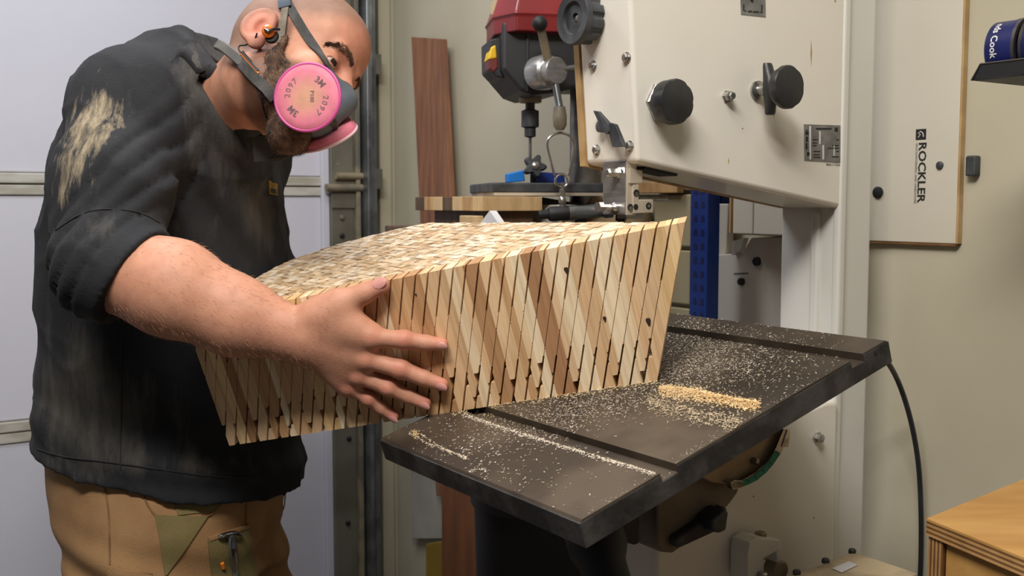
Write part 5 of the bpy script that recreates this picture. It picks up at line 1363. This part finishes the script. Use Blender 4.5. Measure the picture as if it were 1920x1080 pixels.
def shirt_disp(P):
    h = ((P - Rsh) @ ax_u) / np.linalg.norm(Rel - Rsh); near = ss_(-(np.linalg.norm((P - Rsh) - ((P - Rsh) @ ax_u)[:, None] * ax_u, axis=1)), -0.13, -0.10)
    n1 = vnoise(P, 22, 5); n2 = vnoise(P, 45, 6)
    n3 = vnoise(P * A([1., 1., 0.45]), 60, 8)
    rg = np.abs(vnoise(P * A([1., 1., 0.55]), 30, 9)); rg2 = np.abs(vnoise(P * A([1., 1., 0.7]), 55, 10))
    d = 0.0042 * n1 + 0.0020 * n2 + 0.0014 * n3 - 0.0050 * (np.exp(-rg * 5) - 0.3) - 0.0022 * (np.exp(-rg2 * 5) - 0.3)
    dc = (P - cuffC) @ cuffN
    ph = dc * 230 + 2.0 * n1 + 0.8 * n2
    fold = np.abs(np.sin(ph * 0.5)) ** 0.6
    cw = near * ss_(dc, -0.15, -0.10) * ss_(-dc, 0.010, 0.03)
    d = d * (1 - 0.8 * near * ss_(dc, -0.03, 0.0)) - cw * 0.0085 * (fold - 0.55)
    # drag folds from the arm pit across the chest
    pd = (P - at(400, 330, 1.66)); u_ = pd @ nrm(A([0.45, 0, -0.9])); v_ = pd @ nrm(A([0.9, 0, 0.45]))
    d = d + 0.006 * np.sin(v_ * 95 + n1 * 1.2) * np.exp(-(u_ / 0.16) ** 2 - (v_ / 0.09) ** 2) * (1 - near * 0.7)
    # soft horizontal drape toward the hem
    d = d + 0.0050 * np.sin(P[:, 2] * 60 + 1.4 * n1 + P[:, 0] * 14) * ss_(-P[:, 2], -1.02, -0.86) * ss_(P[:, 2] + 0.19 * (P[:, 0] + 0.66), 0.80, 0.84)
    return d
shirtF = Field([Torso(), Sleeve()], shirt_disp)
Vs, Fs = mesh_field(shirtF, (-0.98, 1.36, 0.70), (-0.28, 2.20, 1.60), 0.0052)
pxs = project(Vs)
nb = A(lin((33, 34, 38))[:3]); dust = A(lin((176, 154, 118))[:3]); gdust = A(lin((84, 79, 72))[:3])
tint = np.tile(nb, (len(Vs), 1))
st = vnoise(np.c_[Vs[:, 0] * 1.0 + Vs[:, 2] * 0.55, Vs[:, 1], Vs[:, 2] * 0.2 - Vs[:, 0] * 0.6] , 330, 21) * 0.6 + vnoise(Vs, 120, 22) * 0.7
dirt = rng.normal(0, 0.22, len(Vs))
x_, y_ = pxs[:, 0], pxs[:, 1]
def blob(cx, cy, sx, sy): return np.exp(-((x_ - cx) / sx) ** 2 - ((y_ - cy) / sy) ** 2)
mk = np.clip(blob(190, 205, 48, 52) * 1.15 + blob(158, 258, 42, 40) * 1.1 + blob(136, 318, 32, 36) * 1.1 + blob(118, 370, 24, 28) * 0.8, 0, 1)
gk = np.clip(blob(200, 770, 130, 100) * 0.85 + blob(130, 690, 70, 120) * 0.5 + blob(250, 420, 120, 26) * 0.4 + blob(430, 230, 70, 140) * 0.75 + blob(330, 870, 220, 26) * 0.5 + blob(380, 130, 70, 70) * 0.7 + blob(480, 400, 40, 70) * 0.7 + 0.18, 0, 1)
shirt = shade(make('shirt', Vs, Fs, M_shirt, man, None, tint=np.clip(tint, 0, 1)))
fattr(shirt, 'dust', mk * 0.86); fattr(shirt, 'gdust', gk)
# collar: rolled edge along the neck opening and a pointed flap at the throat
def colpt(x, y, Y): return at(x, y, Y)
cpx = smoothpath([A(v, dtype=float) for v in ((350, 92), (366, 80), (386, 98), (412, 133), (440, 174), (468, 220), (490, 256))], 4)
Pt, okt = marchv(bodyF, cpx); Pb_, okb = marchv(shirtF, [q_ + A([-30, 24]) for q_ in cpx])
L = []
for i in range(len(cpx)):
    yb = Pb_[i][1] if okb[i] else 1.70
    yt = Pt[i][1] - 0.008 if okt[i] and cpx[i][0] > 400 else None
    if yt is None: yt = 1.725 - 0.055 * max(0, (cpx[i][0] - 350) / 60)
    yt = max(min(yt, yb + 0.03), yb - 0.03)
    a = at(cpx[i][0], cpx[i][1], yt); b = at(cpx[i][0] - 30, cpx[i][1] + 24, yb - 0.001); m_ = (a + b) / 2 + A([-0.002, -0.007, 0.003]); q_ = A([0.003, 0.005, -0.001])
    L.append([a, m_, b, b + q_ * 2, m_ + q_, a + q_])
g = G().loops(L); shade(make('collar', g.v, g.f, M_shirt, shirt, None, tint=A(lin((42, 42, 44))[:3])))
fl = [at(470, 242, 1.652), at(512, 250, 1.685), at(530, 270, 1.695), at(546, 292, 1.69), at(522, 301, 1.685), at(476, 304, 1.655)]
g = G().prism(fl, A([0.004, 0.006, 0])); make('collar_flap', g.v, g.f, M_shirt, shirt, None, tint=A(lin((50, 48, 47))[:3]), bevel=0.0015)
# chest badge: black patch with yellow border and letter
def patch_on(nm, ea, eb, nu, nv, th, m, par, tint=None):
    g = surf_grid(shirtF, ea, eb, nu, nv, th)
    return None if g is None else make(nm, g.v, g.f, m, par, 40, tint=tint)
bg = patch_on('chest_badge', [(504, 338), (519, 345)], [(505, 363), (520, 366)], 5, 5, 0.0008, M_yeld, shirt)
if bg:
    g = surf_grid(shirtF, [(506, 352), (518, 355)], [(506.5, 361), (518.5, 363.5)], 4, 4, 0.0013)
    if g: make('badge_field', g.v, g.f, M_ink, bg, None)
    g = surf_line(shirtF, [(508, 341), (508.5, 349), (512, 349), (512, 343), (508, 341)], 0.0012, 3)
    make('badge_letter', g.v, g.f, M_ink, bg, None)
# hem and seams
for nm, pts, r in (('hem_stitch', [(70, 842), (120, 856), (200, 866), (300, 880), (400, 893), (480, 893), (530, 880)], 0.0012),
                   ('side_seam', [(226, 620), (228, 700), (228, 780), (226, 830), (226, 880)], 0.0011),
                   ('cuff_seam', [(104, 432), (150, 402), (200, 392), (260, 398), (300, 418)], 0.0008)):
    g = surf_line(shirtF, pts, r)
    make(nm, g.v, g.f, M_shirt, shirt, 60, tint=A(lin((44, 44, 46))[:3]))

# ------------------------------------------------------------------ trousers and boots
rowst = [(0.60, -0.60, 1.87, 0.20, 0.150), (0.68, -0.61, 1.875, 0.20, 0.175), (0.76, -0.612, 1.88, 0.203, 0.200), (0.86, -0.615, 1.88, 0.198, 0.196)]
kneeR, kneeL = A([-0.525, 1.78, 0.47]), A([-0.50, 1.98, 0.47])
tp2 = [Loft(fine_rows(rowst, 6), uT=uT, uS=uS, ex=2.2, k=0.04),
       Cone((-0.595, 1.775, 0.70), kneeR, 0.122, 0.092, k=0.04), Cone(kneeR, (-0.56, 1.78, 0.10), 0.092, 0.075, k=0.03),
       Cone((-0.585, 1.975, 0.70), kneeL, 0.118, 0.092, k=0.04), Cone(kneeL, (-0.52, 1.99, 0.10), 0.092, 0.075, k=0.03)]
def trou_disp(P):
    n1 = vnoise(P, 18, 41); n2 = vnoise(P, 40, 42)
    return 0.003 * n1 + 0.0015 * n2 + 0.004 * np.sin(P[:, 2] * 75 + P[:, 0] * 30 + 2 * n1) * ss_(-P[:, 2], -0.76, -0.66)
trouF = Field(tp2, trou_disp)
Vt, Ft = mesh_field(trouF, (-0.86, 1.58, 0.05), (-0.30, 2.16, 0.90), 0.0065)
tr_ = shade(make('trousers', Vt, Ft, M_trou, man, None))
def tpatch(nm, ea, eb, nu, nv, th, m, par=None):
    g = surf_grid(trouF, ea, eb, nu, nv, th)
    return None if g is None else make(nm, g.v, g.f, m, par or tr_, 50)
tpatch('olive_yoke', [(320, 916), (428, 926)], [(333, 966), (405, 958)], 12, 6, 0.0016, M_olive)
tpatch('olive_gusset', [(290, 966), (300, 1010), (309, 1078)], [(388, 968), (352, 1022), (312, 1078)], 10, 10, 0.0030, M_olive)
pk = tpatch('tool_pocket', [(389, 1012), (461, 984)], [(398, 1100), (480, 1100)], 12, 14, 0.0045, M_olive)
tpatch('pocket_flap', [(389, 1008), (462, 983)], [(390, 1014), (463, 989)], 12, 2, 0.0060, M_trou)
tpatch('side_pocket', [(205, 1060), (285, 1078)], [(205, 1100), (285, 1100)], 10, 4, 0.004, M_trou)
for pts, r in (([(192, 896), (204, 960), (206, 1060), (204, 1100)], 0.0016), ([(264, 912), (276, 945), (292, 968)], 0.0016), ([(292, 967), (340, 970), (388, 967), (410, 950), (434, 926)], 0.0022), ([(388, 968), (350, 1022), (310, 1076)], 0.0018), ([(462, 925), (461, 984), (470, 1030), (482, 1090)], 0.0016), ([(206, 1062), (245, 1070), (285, 1076)], 0.002), ([(292, 968), (300, 1010), (310, 1076)], 0.0014), ([(532, 912), (535, 935), (531, 955)], 0.0012)):
    g = surf_line(trouF, pts, r)
    if len(g.v) > 20: make('seam', g.v, g.f, M_seam, tr_, 60)
# tool clipped on the pocket
kt = thing('pocket_tool', march(trouF, 424, 1050), 'silver clip tool hooked on the olive trouser pocket', 'tool')
def tf(x, y, o_): p = march(trouF, x, y); return p + grad(trouF, p) * o_
g = G().tube(smoothpath([tf(402, 1006, 0.010), tf(412, 1001, 0.013), tf(424, 998, 0.014), tf(436, 1001, 0.013), tf(443, 1000, 0.010)], 4), [0.003] * 2 + [0.004] * 13 + [0.003] * 2, 10); g.build('clip_bar', M_chrome, kt)
for dx in (-4, 4):
    g = G().tube(smoothpath([tf(421 + dx * 0.2, 1003, 0.014), tf(424 + dx, 1022, 0.013), tf(430 + dx, 1050, 0.012), tf(432 + dx * 0.5, 1076, 0.011)], 4), 0.0022, 8); g.build('shank', M_steel, kt)
g = G().tube(smoothpath([tf(421, 1004, 0.015), tf(425, 1016, 0.015), tf(426, 1026, 0.0145)], 4), 0.0048, 10); g.build('pivot', M_blkd, kt)
g = G().tube([tf(431, 1072, 0.013), tf(433, 1092, 0.012)], 0.006, 10); g.build('cap', M_steel, kt)
g = G().tube([tf(412, 1052, 0.007), tf(414, 1062, 0.007)], 0.0035, 8); make('rivet', g.v, g.f, M_orange, tr_, 40)
for a_, nm in (((-0.56, 1.78), 'boot'), ((-0.52, 1.99), 'boot')):
    bf = Field([Cone((a_[0], a_[1], 0.16), (a_[0], a_[1], 0.06), 0.06, 0.055, k=0.02), Cone((a_[0], a_[1], 0.055), (a_[0] + 0.19, a_[1] - 0.07, 0.045), 0.05, 0.046, k=0.03), Half((a_[0], a_[1], 0.004), (0, 0, -1))])
    V, Fc = mesh_field(bf, (a_[0] - 0.1, a_[1] - 0.18, -0.02), (a_[0] + 0.27, a_[1] + 0.1, 0.24), 0.008)
    shade(make(nm, V, Fc, M_boot, man, None))

# ------------------------------------------------------------------ respirator
rsp = thing('respirator', HD(0.12, 0, -0.12), 'grey half-face respirator with two round pink filters on the man', 'respirator')
mk_ = [hc((0.112, 0, -0.002), (0.122, 0, -0.020), 0.0125, 0.0185, 0.010), hc((0.116, 0, -0.022), (0.108, 0, -0.066), 0.023, 0.022, 0.012), hc((0.092, -0.026, -0.018), (0.080, -0.028, -0.08), 0.023, 0.020, 0.02), hc((0.092, 0.026, -0.018), (0.080, 0.028, -0.08), 0.023, 0.020, 0.02), hc((0.082, 0, -0.088), (0.102, 0, -0.07), 0.016, 0.020, 0.015)]
dc1 = at(578, 183, 1.495); n1 = nrm(A([-0.16, -0.97, 0.10]))
dc2 = at(612, 254, 1.605); n2 = nrm(A([0.30, 0.40, -0.87]))
rF = Field(mk_)
mn = A([HD(a, b, c) for a in (0.04, 0.18) for b in (-0.08, 0.08) for c in (-0.17, 0.04)])
Vr, Fr_ = mesh_field(rF, mn.min(0), mn.max(0), 0.003)
shade(make('facepiece', Vr, Fr_, M_mask, rsp, None))
vc = HD(0.122, 0, -0.066); g = G().lathe(vc - hf * 0.004, nrm(hf - hu * 0.9), [(0.017, 0), (0.017, 0.008), (0.015, 0.010), (0.008, 0.011)], 28); g.build('exhale_valve', M_maskd, rsp)
g = G().cyl(dc1 - n1 * 0.012, HD(0.112, -0.02, -0.06), 0.020, 0.024, 24); g.build('inlet', M_maskd, rsp)
g = G().cyl(dc2 - n2 * 0.010, HD(0.115, 0.03, -0.06), 0.020, 0.024, 24); g.build('inlet', M_maskd, rsp)
RD = 0.0475
def disc(c, n_, nm, txt):
    f_ = G().lathe(c - n_ * 0.008, n_, [(RD * 0.4, -0.004), (RD * 0.9, -0.002), (RD * 0.985, 0.004), (RD * 0.985, 0.011), (RD * 0.93, 0.0135), (RD * 0.75, 0.0146), (RD * 0.6, 0.0150), (RD * 0.45, 0.0152), (RD * 0.3, 0.0154), (RD * 0.15, 0.0155), (RD * 0.02, 0.0155)], 64)
    rr_ = np.linalg.norm(np.cross(A(f_.v) - c, n_), axis=1) / RD + 0.05 * vnoise(A(f_.v), 120, 3)
    wq = np.clip((rr_ - 0.25) / 0.5, 0, 1)[:, None]
    f_ = make(nm, f_.v, f_.f, M_pink, rsp, 40, tint=A(lin((206, 150, 122))[:3]) * (1 - wq) + A(lin((218, 120, 140))[:3]) * wq)
    g = G().tube([c + n_ * 0.003 + (frame_of(n_)[0] * math.cos(a) + frame_of(n_)[1] * math.sin(a)) * RD * 0.985 for a in np.linspace(0, 6.2832, 64, endpoint=False)], 0.0022, 8, closed=True)
    make('rim', g.v, g.f, M_mag if txt else M_pale, f_, 60)
    if txt:
        rt_ = nrm(R_ - n_ * (R_ @ n_)); up2 = np.cross(n_, rt_)
        if up2 @ ZZ < 0: up2 = -up2
        def arc_text(t_, ang0, size, rr, bold=0.0002):
            # letters set round the disc, their feet toward the centre
            w_ = size * 0.66
            for i, ch in enumerate(t_):
                a = ang0 - (i - (len(t_) - 1) / 2) * w_ / rr
                rd = rt_ * math.cos(a) + up2 * math.sin(a); tg = np.cross(rd, n_)
                tg = tg if tg @ (-rt_ * math.sin(a) + up2 * math.cos(a)) < 0 else -tg
                V_, F_ = text_mesh(ch, size, bold)
                if len(V_) == 0: continue
                P = c + n_ * 0.0072 + rd * rr + V_[:, :1] * tg + V_[:, 1:2] * rd
                make('print_letter', P, F_, M_filink, f_, None)
        arc_text('2097', math.radians(152), 0.0115, 0.0275)
        arc_text('3M', math.radians(47), 0.0125, 0.0275, 0.0005)
        arc_text('2097', math.radians(-28), 0.0115, 0.0275)
        arc_text('3M', math.radians(-133), 0.0125, 0.0275, 0.0005)
        V_, F_ = text_mesh('P100', 0.008, 0.0002)
        P = c + n_ * 0.0078 + rt_ * 0.008 + V_[:, :1] * (-up2) + V_[:, 1:2] * rt_
        make('print_letter', P, F_, M_filink, f_, None)
    return f_
disc(dc1, n1, 'filter_disc', True); disc(dc2, n2, 'filter_disc', False)
# head straps
def strap(nm, pts, w, m, off=0.0022, par=rsp, th=0.0022, F_=None):
    F_ = F_ or bodyF
    P, ok = marchv(F_, smoothpath([A(p, dtype=float) for p in pts], 5)); P = P[ok]; Nn = gradv(F_, P); P = list(P + Nn * off)
    return G().ribbon(P, Nn, w, th).build(nm, m, par, 40)
strap('head_strap', [(527, -30), (541, 8), (562, 45), (586, 84), (606, 112), (622, 140)], 0.0135, M_strap)
strap('strap_tail', [(538, 12), (534, 40), (531, 64), (528, 86)], 0.0105, M_strapl, off=0.005)
strap('strap_loop', [(532, -40), (534, -10), (537, 18)], 0.019, M_navy2, off=0.0055, th=0.004)
# neck strap
comboF = lambda P: np.minimum(bodyF(P), beardF(P))
strap('neck_strap', [(440, 106), (456, 120), (476, 142), (498, 164), (516, 184)], 0.0150, M_strap, off=0.0035, F_=comboF, th=0.003)
# ------------------------------------------------------------------ earphones
ep = thing('earphones', at(440, 120, 1.60), 'grey neckband earphones with an orange earbud in the man\'s ear', 'earphones')
g = G().ribbon(smoothpath([at(408, 84, 1.60), at(418, 88, 1.585), at(436, 102, 1.572), at(456, 119, 1.562)], 5), [A([-0.35, -0.9, 0.4])] * 16, 0.0155, 0.009); g.build('neckband', M_strapl2, ep, 40, bevel=0.002)
eb = at(503, 59, 1.548)
g = G().lathe(eb + A([0, 0.012, 0]), A([-0.1, -1, 0.1]), [(0.007, 0), (0.0095, 0.004), (0.0095, 0.010), (0.006, 0.013)], 20); b1 = g.build('earbud', M_orange, ep)
g = G().lathe(eb + A([0.003, 0.014, -0.006]), A([-0.05, -1, 0.1]), [(0.009, 0), (0.0105, 0.004), (0.0085, 0.009)], 20); g.build('ear_tip', M_void, ep)
g = G().cyl(eb - A([0.004, 0.0025, -0.003]), eb + A([0.002, -0.0035, -0.001]), 0.0030, n=10); make('bud_logo', g.v, g.f, M_steel, b1, 40)
g = G().tube(smoothpath([at(524, 55, 1.555), at(512, 54, 1.545), at(505, 58, 1.543)], 4), 0.002, 8); g.build('ear_hook', M_void, ep)
g = G().tube(smoothpath([at(482, 62, 1.560), at(476, 76, 1.565), at(462, 84, 1.575), at(449, 86, 1.578), at(448, 94, 1.572), at(456, 102, 1.566)], 6), 0.0012, 8); g.build('cable', M_void, ep)
g = G().tube([at(454, 98, 1.563), at(484, 134, 1.552)], 0.0030, 8); g.build('remote', M_maskd, ep)
g = G().tube([at(452, 101, 1.562), at(485, 138, 1.550)], 0.0016, 8); g.build('remote_trim', M_orange, ep)
g = surf_line(comboF, [(488, 160), (491, 180), (495, 200), (502, 224), (507, 248)], 0.0012, 6, sink=-0.2); g.build('cable', M_void, ep)
